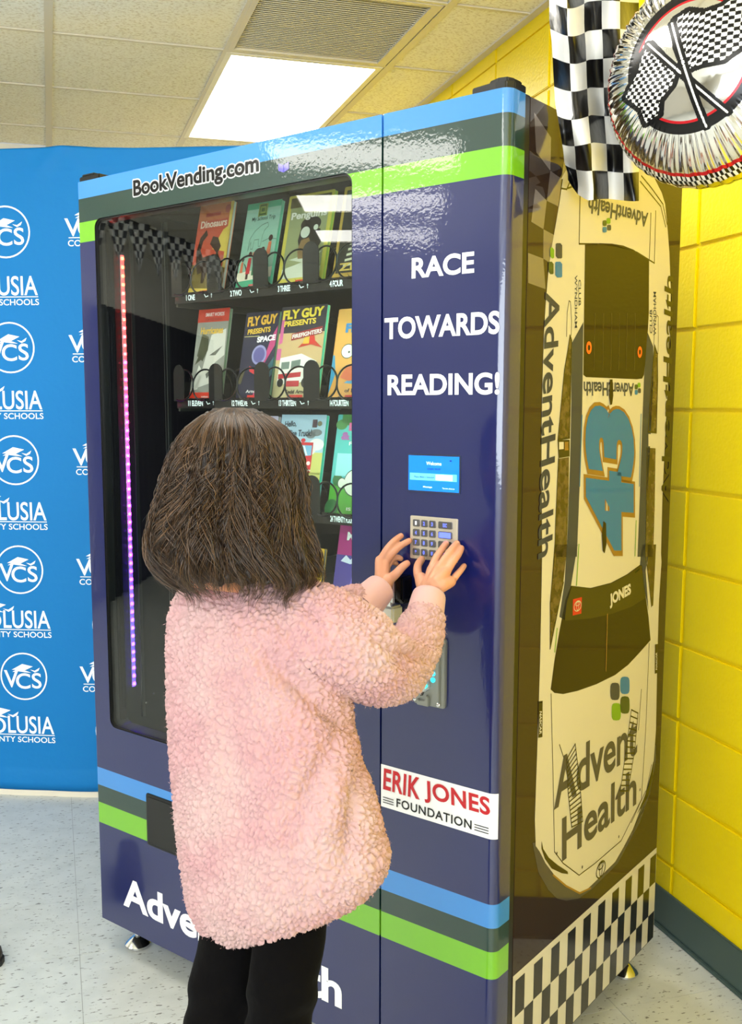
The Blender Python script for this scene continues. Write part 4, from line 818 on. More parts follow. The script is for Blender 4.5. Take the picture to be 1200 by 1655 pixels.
book('turquoise book with a white rabbit, third row beside the window frame', (528, 818), (600, 818), (551, 670), (84, 190, 190), [
    ('hills', (84, 170, 60), [[(.0, .0), (1, 0), (1, .26), (.5, .3), (.2, .36), (0, .3)]]), ('bushes', (44, 110, 60), [ell(.08, .08, .14, .09), ell(.14, .36, .1, .06)]), ('bushes', (70, 140, 70), [R4(.1, 1, .92, 1), ell(.1, .9, .12, .05), ell(.3, .93, .14, .04)]), ('sky', (150, 216, 226), [R4(.08, 1, .4, .62)]), ('rabbit_outline', (50, 70, 70), [ell(.5, .34, .225, .135), ell(.6, .53, .16, .085), ell(.5, .66, .06, .085), ell(.66, .68, .05, .08), ell(.24, .33, .09, .055)]), ('rabbit', (226, 236, 220), [ell(.5, .34, .21, .125), ell(.6, .53, .145, .077), ell(.5, .66, .045, .075), ell(.66, .68, .038, .07), ell(.24, .33, .075, .046)]), ('rabbit_face', (40, 50, 50), [ell(.58, .53, .015, .012), ell(.68, .53, .015, .012), ell(.63, .5, .03, .012)]),
    ('title', (214, 90, 150), [('BUNNY', .26, .84, 1.0, .92)], .06), ('title', (170, 100, 170), [('& BOO', .12, .75, .9, .83)], .06), ('subtitle', (236, 240, 236), [('FANCY', .3, .70, .78, .735), ('IS HERE', .4, .07, .86, .1)], .02)], rowi=2, ly=(.112, .15), edge=(60, 180, 170), wmin=.132)
# fourth row
book('yellow framed book with a blue cover beside the hair, fourth row', (440, 975), (512, 975), (458, 880), (226, 186, 50), [('picture', (50, 80, 160), [R4(.12, .86, .1, .86)]), ('picture', (236, 226, 190), stroke([(.12, .1), (.86, .1), (.86, .86), (.12, .86)], .03, True))], rowi=3, ly=(.14, .165), wmin=.12)
book('magenta and purple book with a blue bicycle in the fourth row', (530, 985), (600, 985), (543, 845), (170, 40, 120), [
    ('night', (70, 54, 140), [R4(0, 1, .1, .7)]), ('night', (210, 214, 236), [[(.1, .64), (.2, .70), (.3, .66), (.4, .72), (.9, .70), (.9, .60), (.6, .66), (.3, .62)]]), ('rider', (110, 90, 190), [[(.3, .34), (.42, .6), (.5, .62), (.6, .5), (.5, .34)]]), ('bicycle', (90, 170, 220), stroke(ell(.42, .28, .09, .055), .014, True)+stroke(ell(.66, .34, .09, .055), .014, True)+stroke([(.42, .28), (.5, .44), (.66, .34)], .014)), ('bush', (50, 110, 60), [ell(.1, .12, .28, .12), ell(.4, .04, .2, .07)]), ('figure', (206, 130, 60), [[(.7, .24), (.9, .3), (.86, .42), (.72, .36)]]), ('figure', (40, 30, 40), [R4(.7, .82, .16, .26)]), ('title', (240, 236, 240), [('MR.', .18, .84, .5, .92), ('CLUMSY', .42, .74, 1.0, .82)], .05), ('author', (230, 150, 160), [('JEREMY', .5, .955, .86, .98)], .02)], rowi=3, ly=(.112, .15), wmin=.132)

# ------------------------------------------------------------------ dark curtain along the side wall (seen mirrored in the window glass)
cu_ = MB(); P = []; n = 160
for i in range(n+1): P.append((-4.35-4.0*i/n, 3.93+.03*math.sin(i*.9)))
cu_.add([(p[0], p[1], z) for z in (.02, 2.12) for p in P], [(i, i+1, i+2+n, i+1+n) for i in range(n)])
cu_.add([(p[0], p[1]+.004, z) for z in (.02, 2.12) for p in P], [(i, i+1, i+2+n, i+1+n) for i in range(n)])
tag(cu_.obj('curtain', mat('dark_navy_cloth', (10, 14, 30), .8), smooth=True), 'long dark navy curtain hanging on the side wall of the hall', 'curtain')

# ------------------------------------------------------------------ pennant garland (mirrored in the window glass)
m_pb, m_pw = pmat((20, 20, 20), .4), pmat((226, 226, 222), .4)
gar = empty('pennant_garland', (-3.3, 3.78, 2.63), math.atan2(.5, 2.6), label='black and white chequered pennant garland strung under the ceiling', cat='garland')
b = MB(); b.tube([(-.29*k, 0, -.01*abs(math.sin(k))) for k in range(11)], .004, 6); b.obj('string', m_pb, gar)
for k in range(10):
    V = []; Fc = []; mi = []
    N = 4; w_ = .17; h_ = .32; x_ = -.10-.29*k
    for i in range(N+3):
        for j in range(N):
            a0, a1 = i/(N+3), (i+1)/(N+3)
            def X(u, t_): return x_+w_*((u-.5)*(1-t_))
            def Y_(u, t_): return w_*((u-.5)*(1-t_))*.55
            k0 = len(V); V += [(X(j/N, a0), Y_(j/N, a0), -h_*a0), (X((j+1)/N, a0), Y_((j+1)/N, a0), -h_*a0), (X((j+1)/N, a1), Y_((j+1)/N, a1), -h_*a1), (X(j/N, a1), Y_(j/N, a1), -h_*a1)]
            Fc.append((k0, k0+1, k0+2, k0+3)); mi.append((i+j) % 2)
    mesh_obj('pennant', V, Fc, [m_pb, m_pw], gar, mi=mi)

# ------------------------------------------------------------------ chequered plastic flag hanging beside the machine
m_fb = mat('black_plastic_sheet', (13, 12, 13), .28, spec=.5, bump=(40, .35, .003)); m_fw = mat('white_plastic_sheet', (232, 230, 226), .32, spec=.5, bump=(40, .35, .003))
XLs = [(330, 350), (0, 350), (100, 350), (200, 362), (330, 368), (450, 376), (560, 395), (660, 412), (740, 417), (800, 425)]
def xl(y): 
    ys_ = [-700, 0, 100, 200, 330, 450, 560, 660, 740, 830]; xs_ = [352, 350, 350, 362, 368, 376, 395, 412, 417, 432]
    return np.interp(y, ys_, xs_)
bot = {0: 770, 1: 795, 2: 860, 3: 870, 4: 876, 5: 882}
NC, NR, SU = 5, 13, 6
V = []; rowsb = [882-125*j for j in range(NR+1)]
def flagp(u, v):                                       # u in 0..5 across, v rows up from the foot
    y = 882-125*v
    x0 = xl(y); x1 = 745-(0 if y > 600 else 0)
    wts = [0, .14+.03*min(1, v/3), .36+.02*min(1, v/3), .575, .79, 1.0]; f_ = np.interp(u, range(6), wts)
    if v > 3: f_ = np.interp(u, range(6), [0, .20, .39, .585, .79, 1.0])
    x = x0+(x1-x0)*f_
    sag = 26*math.sin(math.pi*min(u, 2.2)/2.2)*min(1, max(0, v-1)/2)-(88 if v < .01 else 88*max(0, 1-v/1.6))*max(0, 1-u/1.7)**1.2
    yy = y+sag+5*math.sin(u*1.7+v*.8)
    d = 1.78+.035*math.sin(u*2.2+.35*v+.4)+.02*math.sin(v*1.5+u)+.012*u-.012*v+.03*max(0, 1-u)*math.sin(v*2.1)
    return dep(760+.3667*x, .3667*yy, d)
nu, nv = NC*SU, NR*SU
V = [flagp(i/SU, j/SU) for j in range(nv+1) for i in range(nu+1)]; Fc = []; mi = []
for j in range(nv):
    for i in range(nu):
        a = j*(nu+1)+i; Fc.append((a, a+1, a+nu+2, a+nu+1)); mi.append(((i//SU)+(j//SU)) % 2)
V = np.array(V); k = len(V); V2 = V+np.array(F_)*.0012
fl0 = V[:, :].mean(0)
fe = empty('chequered_flag', tuple(flagp(2.5, NR)), label='black and white chequered plastic flag hanging beside the machine top', cat='flag')
mesh_obj('sheet', V, Fc, [m_fb, m_fw], fe, world=True, smooth=True, mi=[(m+0) % 2 for m in mi])
top = [flagp(u, NR) for u in np.linspace(0, 5, 6)]
b = MB(); b.tube([tuple(p) for p in top], .006, 8); mesh_obj('hem_rod', b.V, b.F, m_fw, fe, world=True)
b = MB()
for p in (top[0], top[-1]): b.tube([tuple(p), (p[0], p[1], ZC)], .0012, 6)
mesh_obj('string', b.V, b.F, m_fw, fe, world=True)

# ------------------------------------------------------------------ silver foil balloon
bc = dep(1153, 122, 1.60); RB = .173
nrm = -F_*math.cos(math.radians(40))-R_*math.sin(math.radians(40)); nrm = nrm+np.array([0, 0, -.10]); nrm /= np.linalg.norm(nrm)
bx_ = np.cross(np.array([0, 0, 1.]), nrm); bx_ /= np.linalg.norm(bx_); by_ = np.cross(nrm, bx_)
tilt = math.radians(0)
m_foil = mat('silver_foil', (228, 226, 224), .09, metal=1, bump=(18, .25, .004)); m_fk = mat('black_foil_print', (14, 12, 13), .2, metal=.3); m_fr = mat('red_foil_print', (190, 24, 34), .2, metal=.4); m_fwh = mat('white_foil_print', (226, 224, 222), .25, metal=.2); m_ft = mat('teal_foil_print', (20, 96, 104), .2, metal=.5)
def inside(P, x, y):
    r_ = False; j = len(P)-1
    for i in range(len(P)):
        if (P[i][1] > y) != (P[j][1] > y) and x < (P[j][0]-P[i][0])*(y-P[i][1])/(P[j][1]-P[i][1]+1e-12)+P[i][0]: r_ = not r_
        j = i
    return r_
def segd(p, a, c):
    ax, ay = a; bx2, by2 = c; dx, dy = bx2-ax, by2-ay; t_ = max(0, min(1, ((p[0]-ax)*dx+(p[1]-ay)*dy)/(dx*dx+dy*dy))); return math.hypot(p[0]-ax-t_*dx, p[1]-ay-t_*dy), t_
fA = [(842, 158), (880, 136), (930, 160), (985, 150), (1030, 110), (1088, 72), (1092, 180), (1085, 285), (1040, 330), (1000, 362), (940, 362), (890, 372), (858, 270)]
fB = [(762, 232), (800, 290), (852, 385), (842, 420), (800, 470), (795, 520), (745, 540), (730, 480), (668, 412), (720, 330), (735, 260)]
def near(P, x, y, d_):
    return any(segd((x, y), P[i], P[(i+1) % len(P)])[0] < d_ for i in range(len(P)))
def pcol(u, v):                                       # u, v in metres on the balloon's face
    rho = math.hypot(u, v)
    X = 893+u/.100*203; Y = 332-v/.100*270
    for a_, c_ in (((832, 170), (945, 600)), ((752, 225), (1010, 560))):
        d_, t_ = segd((X, Y), a_, c_)
        if d_ < 3.4: return 3
        if d_ < 15: return 1
    for P, ax in ((fA, 0), (fB, 1)):
        if inside(P, X, Y):
            if ax == 0: uu, vv = (X-850)/17.5, (Y-150+18*math.sin((X-850)/50))/15.5+ (X-850)*.02
            else: uu, vv = (X-700+.35*(Y-300))/14.5, (Y-300-.35*(X-700))/14.5
            return 1 if (math.floor(uu)+math.floor(vv)) % 2 else 3
        if near(P, X, Y, 18): return 1
    if .091 < rho < .106: return 1
    if .0875 < rho <= .091: return 2
    if RB*.905 < rho < RB*.93: return 2
    if RB*.93 <= rho < RB*.99:
        a_ = math.atan2(v, u); return 1 if (int(a_*40+100)+(rho > RB*.96)) % 2 else 3
    a_ = math.degrees(math.atan2(v, u))
    if (.113) < rho < .138 and 2 < a_ < 66:              # band of lettering round the rim
        q = (a_*1.1) % 4.2; rr_ = (rho-.113)/.025
        if q < 1.1 or (q < 3 and (rr_ < .22 or rr_ > .8) and int(a_/4.2) % 3) or (q < 3 and .42 < rr_ < .58 and int(a_/4.2) % 2): return 1
    return 0
NA, NRr = 720, 130
V = []; Fc = []; mi = []
def bsurf(rho, a_, side_):
    t_ = rho/RB; h_ = .102*math.sqrt(max(0, 1-t_**2.3))*(1 if side_ > 0 else .9)
    cr = max(0, (t_-.56)/.44)**1.2
    wv = (.0022*cr*(1-max(0, t_-.93)/.07*.6)*(math.sin(a_*83+2*math.sin(a_*5))+.6*math.sin(a_*131+3*t_*4)+.5*math.sin(a_*23+1)))
    rr_ = rho*(1+.004*cr*math.sin(a_*43+2*math.sin(a_*5)))
    return bc+bx_*rr_*math.cos(a_)+by_*rr_*math.sin(a_)+nrm*(side_*(h_+wv))
for side_ in (1, -1):
    k0 = len(V)
    for i in range(NRr+1):
        rho = RB*(i/NRr)**.8 if i else .0003
        for j in range(NA): V.append(bsurf(rho, 2*math.pi*j/NA, side_))
    for i in range(NRr):
        rm = RB*(((i+.5)/NRr)**.8)
        for j in range(NA):
            a, b_, c, d = k0+i*NA+j, k0+i*NA+(j+1) % NA, k0+(i+1)*NA+(j+1) % NA, k0+(i+1)*NA+j
            Fc.append((a, d, c, b_) if side_ > 0 else (a, b_, c, d))
            am = 2*math.pi*(j+.5)/NA
            mi.append(pcol(rm*math.cos(am), rm*math.sin(am)) if side_ > 0 else (4 if rm > RB*.75 and math.sin(am) < -.2 and math.cos(am) > .2 else (1 if rm > RB*.6 else 0)))
bal = empty('foil_balloon', tuple(bc), label='round silver foil balloon printed with crossed chequered flags', cat='balloon')
mesh_obj('foil', V, Fc, [m_foil, m_fk, m_fr, m_fwh, m_ft], bal, world=True, smooth=True, mi=mi)
nd = bx_*math.cos(math.radians(-35))+by_*math.sin(math.radians(-35)); b = MB(); neck = bc+nd*RB; b.tube([tuple(neck-nd*.01), tuple(neck+nd*.02), tuple(neck+nd*.035)], [.006, .012, .010], 10); mesh_obj('neck', b.V, b.F, m_foil, bal, world=True)
b = MB(); tp = bc+by_*RB*.99; b.tube([tuple(tp), (tp[0], tp[1], ZC)], .0010, 6); mesh_obj('ribbon', b.V, b.F, m_fwh, bal, world=True)

# ------------------------------------------------------------------ the person at the keypad
def D(x, y, d): return dep(x, y, d)
def remeshed(name, mb, vox, mat_, parent, smooth_it=0, disp=None, vgroup=None):
    me = bpy.data.meshes.new('tmp'); me.from_pydata([tuple(v) for v in mb.V], [], mb.F)
    bm = bmesh.new(); bm.from_mesh(me); bmesh.ops.recalc_face_normals(bm, faces=bm.faces); bm.to_mesh(me); bm.free()
    o = bpy.data.objects.new('tmp', me); COL.objects.link(o)
    m = o.modifiers.new('r', 'REMESH'); m.mode = 'VOXEL'; m.voxel_size = vox; m.use_smooth_shade = True
    if smooth_it: q = o.modifiers.new('s', 'SMOOTH'); q.factor = .5; q.iterations = smooth_it
    dg = bpy.context.evaluated_depsgraph_get(); r_ = bpy.data.meshes.new_from_object(o.evaluated_get(dg))
    bpy.data.objects.remove(o); bpy.data.meshes.remove(me)
    n = len(r_.vertices); co = np.empty(n*3); r_.vertices.foreach_get('co', co); co = co.reshape(-1, 3)
    if disp is not None:
        no = np.empty(n*3); r_.vertices.foreach_get('normal', no); no = no.reshape(-1, 3); co = disp(co, no)
    iv = np.array(wm(parent).inverted()); co = co@iv[:3, :3].T+iv[:3, 3]
    r_.vertices.foreach_set('co', co.ravel()); r_.materials.clear(); r_.materials.append(mat_)
    r_.polygons.foreach_set('use_smooth', [True]*len(r_.polygons)); r_.update(); r_.name = name
    ob = bpy.data.objects.new(name, r_); COL.objects.link(ob); ob.parent = parent; return ob
def loft(mb, rings, n=40):
    """rings: (centre, axis a vector, axis b vector, superellipse power)"""
    V = []
    for c, a, b_, pw_ in rings:
        for k in range(n):
            t_ = 2*math.pi*k/n; ca, sa = math.cos(t_), math.sin(t_)
            V.append(c+a*math.copysign(abs(ca)**pw_, ca)+b_*math.copysign(abs(sa)**pw_, sa))
    L = len(rings); Fc = [(i*n+k, i*n+(k+1) % n, (i+1)*n+(k+1) % n, (i+1)*n+k) for i in range(L-1) for k in range(n)]
    Fc += [tuple(range(n-1, -1, -1)), tuple((L-1)*n+k for k in range(n))]; mb.add(V, Fc)
def chain(mb, pts, n=14, sub=4):
    """pts: (pixel x, pixel y, depth, radius); a rounded tapered limb through them"""
    P = [D(p[0], p[1], p[2]) for p in pts]; r_ = [p[3] for p in pts]; Q = []; rr_ = []
    L = len(P)
    for i in range(L-1):
        p0, p1, p2, p3 = P[max(i-1, 0)], P[i], P[i+1], P[min(i+2, L-1)]
        for k in range(sub):
            t_ = k/sub; Q.append(.5*((2*p1)+(-p0+p2)*t_+(2*p0-5*p1+4*p2-p3)*t_**2+(-p0+3*p1-3*p2+p3)*t_**3)); rr_.append(r_[i]*(1-t_)+r_[i+1]*t_)
    Q.append(P[-1]); rr_.append(r_[-1])
    d0 = Q[0]-Q[1]; d0 /= np.linalg.norm(d0); d1 = Q[-1]-Q[-2]; d1 /= np.linalg.norm(d1)
    Q = [Q[0]+d0*rr_[0]*.85, Q[0]+d0*rr_[0]*.5]+Q+[Q[-1]+d1*rr_[-1]*.5, Q[-1]+d1*rr_[-1]*.85]
    rr_ = [rr_[0]*.45, rr_[0]*.85]+rr_+[rr_[-1]*.85, rr_[-1]*.45]
    mb.tube(Q, rr_, n)
DB = 1.50
pr0 = D(420, 1500, DB)
per = empty('person', (float(pr0[0]), float(pr0[1]), 0), label='person with shoulder-length wavy brown hair in a pink fleece jacket pressing the keypad', cat='person')
Rh = np.array([R_[0], R_[1], 0.]); Rh /= np.linalg.norm(Rh); Fh = np.array([F_[0], F_[1], 0.]); Fh /= np.linalg.norm(Fh)
def bdir(deg):                                        # shoulder axis, turned so the right shoulder is nearer
    a = math.radians(deg); return Rh*math.cos(a)-Fh*math.sin(a), Rh*math.sin(a)+Fh*math.cos(a)
# ---- jacket
jk = MB(); rings = []
lv = [(1496, 372, 560, .52), (1487, 345, 590, .56), (1455, 318, 622, .60), (1420, 301, 628, .62), (1370, 291, 616, .64), (1300, 282, 603, .66), (1220, 274, 586, .68), (1140, 270, 570, .70), (1060, 269, 556, .72), (1005, 271, 545, .72), (975, 279, 528, .68), (955, 292, 505, .62), (938, 315, 480, .56), (925, 340, 462, .52)]
ax, bxv = bdir(26)
for y, xl_, xr_, rt in lv:
    c = D((xl_+xr_)/2, y, DB); hw = (xr_-xl_)/2/FPX*DB; a_ = hw/math.sqrt(math.cos(math.radians(26))**2+(rt*math.sin(math.radians(26)))**2)
    if y > 1300: c = c+Fh*-.0
    z_tilt = np.array([0, 0, float(np.interp(y, [1150, 1400, 1487], [0, .10, .13]))])
    aa = ax*a_+z_tilt*1.0*(a_/.15)*.55
    rings.append((c, aa, bxv*a_*rt, .92))
loft(jk, rings, 48)
chain(jk, [(478, 1000, 1.47, .060), (520, 1022, 1.45, .068), (575, 1050, 1.46, .066), (616, 1076, 1.52, .062), (648, 1070, 1.59, .054), (674, 1032, 1.66, .043), (685, 1003, 1.72, .036)], 20)
chain(jk, [(330, 1005, 1.56, .052), (390, 1050, 1.66, .054), (480, 1080, 1.72, .05), (530, 1030, 1.73, .043), (562, 985, 1.75, .037), (582, 975, 1.765, .034)], 18)
m_fl = mat('pink_sherpa_fleece', (191, 160, 158), .95, spec=.05, sheen=.06, var=(9, (187, 146, 148), .38, .62))
def sherpa(co, no):
    out = np.empty_like(co); V_ = Vector
    for i in range(len(co)):
        p = co[i]; q = V_((p[0]*116, p[1]*116, p[2]*104))
        wv = noise.noise_vector(q*.22); q2 = q+wv*1.5
        dist, _ = noise.voronoi(q2, distance_metric='DISTANCE'); e_ = min(1.0, (dist[1]-dist[0])/.38); e_ = e_*e_*(3-2*e_)
        f_ = noise.noise(V_((p[0]*9, p[1]*9, p[2]*5)))*.0045+noise.noise(V_((p[0]*420, p[1]*420, p[2]*420)))*.0010
        # soft folds: under the arm, across the elbow, down the back
        out[i] = p+no[i]*(e_*.0058+f_-.003)
    return out
def folds(co, no):
    # folds as displacement along directions found in the photograph
    pc = co-C_; dpt = pc@F_; px = CX+FPX*(pc@R_)/dpt; py = CY-FPX*(pc@U_)/dpt
    def ridge(x0, y0, x1, y1, wd_, amp):
        dx, dy = x1-x0, y1-y0; L2_ = dx*dx+dy*dy; t_ = np.clip(((px-x0)*dx+(py-y0)*dy)/L2_, 0, 1); d_ = np.hypot(px-x0-t_*dx, py-y0-t_*dy)
        return amp*np.exp(-(d_/wd_)**2)*np.sin(np.pi*np.clip(t_, .04, .96))**.5
    s_ = ridge(415, 1050, 520, 1140, 16, -.010)+ridge(440, 1020, 540, 1105, 16, .004)+ridge(515, 1140, 575, 1180, 14, -.008)
    s_ += ridge(560, 1170, 470, 1330, 16, -.007)+ridge(590, 1200, 560, 1400, 14, -.008)+ridge(560, 1230, 500, 1420, 22, .005)
    s_ += ridge(610, 1035, 700, 1075, 9, -.006)+ridge(640, 1010, 705, 1040, 8, -.006)+ridge(660, 985, 712, 1012, 6, -.004)+ridge(625, 1055, 690, 1100, 10, -.005)+ridge(640, 1028, 700, 1058, 7, .003)
    s_ += ridge(360, 1080, 400, 1400, 34, -.003)+ridge(330, 1000, 350, 1300, 20, .002)+ridge(470, 960, 520, 1010, 14, -.004)
    return co+no*s_[:, None]*1.7
def jacket_disp(co, no): return sherpa(folds(co, no), no)
jacket = remeshed('fleece_jacket', jk, .0027, m_fl, per, 6, jacket_disp)
tag(jacket, 'fluffy pale pink sherpa fleece jacket')
# fine pile standing off the cloth: short tapered tufts
me = jacket.data; n = len(me.vertices); co = np.empty(n*3); me.vertices.foreach_get('co', co); co = co.reshape(-1, 3); no = np.empty(n*3); me.vertices.foreach_get('normal', no); no = no.reshape(-1, 3)
NT = 26000; idx = rng.integers(0, n, NT); P = co[idx]+rng.normal(0, .0012, (NT, 3)); N_ = no[idx]+rng.normal(0, .55, (NT, 3)); N_ /= np.linalg.norm(N_, axis=1)[:, None]
T_ = np.cross(N_, rng.normal(0, 1, (NT, 3))); T_ /= np.linalg.norm(T_, axis=1)[:, None]; Ln = rng.uniform(.0015, .0042, NT)[:, None]; W_ = .00045
V = np.stack([P-N_*.001-T_*W_, P-N_*.001+T_*W_, P+N_*Ln], 1).reshape(-1, 3); m3 = bpy.data.meshes.new('fleece_pile')
m3.vertices.add(len(V)); m3.vertices.foreach_set('co', V.ravel()); m3.loops.add(NT*3); m3.loops.foreach_set('vertex_index', np.arange(NT*3, dtype=np.int32)); m3.polygons.add(NT); m3.polygons.foreach_set('loop_start', np.arange(0, NT*3, 3, dtype=np.int32)); m3.materials.append(m_fl); m3.update()
o = bpy.data.objects.new('fleece_pile', m3); COL.objects.link(o); o.parent = jacket; tag(o, kind='stuff')
# ---- cuffs
m_cuff = mat('pink_ribbed_cuff', (198, 156, 152), .8, sheen=.2)
def cuff(p0, p1, name='cuff', n=72, L=10):
    A, Bc = D(*p0[:3]), D(*p1[:3]); r0, r1 = p0[3], p1[3]; d = Bc-A; d /= np.linalg.norm(d); a = np.cross(d, F_); a /= np.linalg.norm(a); b_ = np.cross(d, a); V = []
    prof = [(i/L, r0+(r1-r0)*i/L) for i in range(L+1)]+[(1.01, r1-.002), (.9, r1-.0035), (.5, r1-.004)]
    prof[L] = (1, r1-.0006)
    for t_, rr_ in prof:
        for k in range(n):
            q = 2*math.pi*k/n; rk = rr_+(.0007*math.cos(q*n/4) if 0 else .0006*(k % 2))
            V.append(A+(Bc-A)*t_+(a*math.cos(q)+b_*math.sin(q))*rk)
    m_ = len(prof); return mesh_obj(name, V, [(i*n+k, i*n+(k+1) % n, (i+1)*n+(k+1) % n, (i+1)*n+k) for i in range(m_-1) for k in range(n)], m_cuff, jacket, world=True, smooth=True)
cuff((684, 1010, 1.712, .0335), (694, 962, 1.752, .0290)); cuff((583, 984, 1.755, .034), (616, 950, 1.79, .0275))
# ---- legs and shoes
m_blkp = mat('black_velour', (9, 8, 9), .95, spec=.05, sheen=.02, bump=(30, .5, .006))
lg = MB()
loft(lg, [(D(450, 1300, 1.52), ax*.08, bxv*.055, .95), (D(446, 1380, 1.52), ax*.085, bxv*.055, .95), (D(436, 1430, 1.52), ax*.085, bxv*.05, .95)], 28)
def legc(pts):
    rg = []
    for x, y, d, a_, b_ in pts: rg.append((D(x, y, d), ax*a_, bxv*b_, 1.0))
    loft(lg, rg, 24)
legc([(404, 1400, 1.54, .044, .048), (382, 1480, 1.54, .049, .050), (364, 1560, 1.53, .050, .054), (357, 1620, 1.51, .051, .055), (352, 1660, 1.50, .052, .054), (352, 1760, 1.47, .044, .048), (356, 1880, 1.46, .040, .043), (360, 1980, 1.46, .041, .042), (360, 2020, 1.46, .042, .042)])
legc([(474, 1400, 1.50, .046, .050), (472, 1470, 1.49, .055, .056), (462, 1560, 1.46, .052, .058), (455, 1620, 1.46, .049, .054), (450, 1660, 1.46, .049, .052), (446, 1760, 1.45, .044, .048), (444, 1880, 1.45, .040, .043), (442, 1990, 1.45, .042, .042), (442, 2030, 1.45, .043, .042)])
def legd(co, no):
    pc = co-C_; dpt = pc@F_; py = CY-FPX*(pc@U_)/dpt; px = CX+FPX*(pc@R_)/dpt
    w_ = .0022*np.sin(py*.11+px*.05)*np.clip((py-1560)/60, 0, 1)+.0012*np.sin(py*.05-px*.07)
    return co+no*w_[:, None]
remeshed('trousers', lg, .006, m_blkp, per, 6, legd)
m_shoe = mat('dark_grey_trainer', (40, 42, 48), .6); m_sole = mat('white_rubber_sole', (210, 208, 202), .5)
toe = bxv
for x, y, d in ((360, 2020, 1.46), (442, 2030, 1.45)):
    c = D(x, y, d); c[2] = 0
    sh = MB(); rg = []
    for t_, wd_, ht in ((-.045, .020, .05), (-.035, .030, .07), (0, .034, .085), (.04, .034, .070), (.08, .037, .050), (.115, .035, .038), (.135, .024, .026), (.142, .010, .015)):
        rg.append((c+toe*t_+np.array([0, 0, .018+ht/2]), np.array(ax)*wd_, np.array([0, 0, ht/2]), .85))
    loft(sh, rg, 20); s_ = remeshed('shoe', sh, .005, m_shoe, per, 3)
    so = MB(); pl = []
    for t_, wd_ in ((-.05, .022), (-.03, .034), (.03, .034), (.09, .040), (.125, .034), (.15, .012)): pl.append((t_, wd_))
    poly = [c+toe*t_+ax*wd_ for t_, wd_ in pl]+[c+toe*t_-ax*wd_ for t_, wd_ in reversed(pl)]
    n = len(poly); so.add([(*p[:2], 0.0) for p in poly]+[(*p[:2], .024) for p in poly], [tuple(range(n-1, -1, -1)), tuple(range(n, 2*n))]+[(i, (i+1) % n, (i+1) % n+n, i+n) for i in range(n)]); mesh_obj('sole', so.V, so.F, m_sole, s_, world=True, bevel=.003)

# ---- head with face (turned away), neck
m_skin = mat('skin', (200, 142, 112), .45, spec=.4, bump=(300, .15, .0005)); b_ = m_skin.node_tree.nodes['Principled BSDF']; b_.inputs['Subsurface Weight'].default_value = .25; b_.inputs['Subsurface Radius'].default_value = (.010, .004, .002); b_.inputs['Subsurface Scale'].default_value = 1.0
hc = D(385, 790, 1.50); gaze = math.radians(38); fd = Fh*math.cos(gaze)+Rh*math.sin(gaze); fd = fd+np.array([0, 0, -.12]); fd /= np.linalg.norm(fd); sd = np.cross(fd, [0, 0, 1.]); sd /= np.linalg.norm(sd); ud = np.cross(sd, fd)
def H(s_, f_, u_): return hc+sd*s_+fd*f_+ud*u_
hd = MB(); Rm = np.stack([sd, fd, ud], 1)
hd.ball(H(0, -.012, .022), .070, .086, .082, 28, 18, rot=Rm); hd.ball(H(0, .025, -.03), .056, .058, .072, 24, 14, rot=Rm); hd.ball(H(0, .060, -.075), .026, .022, .020, 16, 10, rot=Rm)
hd.ball(H(0, .086, -.030), .011, .014, .012, 14, 8, rot=Rm); hd.tube([H(0, .078, .004), H(0, .084, -.014), H(0, .092, -.029)], [.006, .008, .010], 10)
for s_ in (-1, 1):
    hd.ball(H(s_*.034, .060, -.028), .022, .022, .020, 14, 8, rot=Rm); hd.ball(H(s_*.069, -.005, -.012), .007, .016, .026, 14, 8, rot=Rm); hd.ball(H(s_*.028, .074, .020), .020, .010, .006, 12, 6, rot=Rm)
hd.ball(H(0, .080, -.054), .020, .010, .0065, 14, 6, rot=Rm); hd.ball(H(0, .078, -.063), .017, .010, .006, 14, 6, rot=Rm)
hd.tube([H(0, -.03, -.05), H(0, -.035, -.10), H(0, -.04, -.15)], [.046, .044, .055], 20)
head = remeshed('head', hd, .0035, m_skin, per, 3)
for s_ in (-1, 1):
    b = MB(); b.ball(H(s_*.030, .070, .002), .0125, .0125, .0115, 16, 10, rot=Rm); e_ = mesh_obj('eye', b.V, b.F, mat('eye_white', (235, 232, 228), .2), head, world=True, smooth=True)
    b = MB(); b.ball(H(s_*.030, .0805, .001), .0055, .003, .0055, 14, 6, rot=Rm); mesh_obj('iris', b.V, b.F, mat('brown_iris', (58, 36, 22), .15), head, world=True, smooth=True)
    b = MB(); b.tube([H(s_*.016, .082, .020), H(s_*.030, .084, .025), H(s_*.046, .072, .021)], [.002, .003, .0015], 8); mesh_obj('eyebrow', b.V, b.F, mat('brow_brown', (48, 34, 26), .8), head, world=True)
b = MB(); b.tube([H(-.018, .084, -.058), H(0, .0905, -.0575), H(.018, .084, -.058)], [.001, .0028, .001], 8); mesh_obj('lips', b.V, b.F, mat('lip_pink', (186, 98, 92), .45), head, world=True)

# ---- hair: a solid under-layer and separate strands over it
m_hair = mat('brown_hair', (40, 27, 18), .42, spec=.5); 
def hair_mat(name, c1, c2):
    m = mat(name, c1, .38, spec=.6, sheen=0); nt = m.node_tree; bn = nt.nodes['Principled BSDF']; bn.inputs['Anisotropic'].default_value = .4
    tc = nt.nodes.new('ShaderNodeNewGeometry'); r_ = nt.nodes.new('ShaderNodeValToRGB'); r_.color_ramp.elements[0].color = lin(c1); r_.color_ramp.elements[1].color = lin(c2)
    nt.links.new(tc.outputs['Random Per Island'], r_.inputs[0]); nt.links.new(r_.outputs[0], bn.inputs['Base Color']); return m
m_hs = hair_mat('hair_strands', (26, 17, 11), (92, 65, 41))
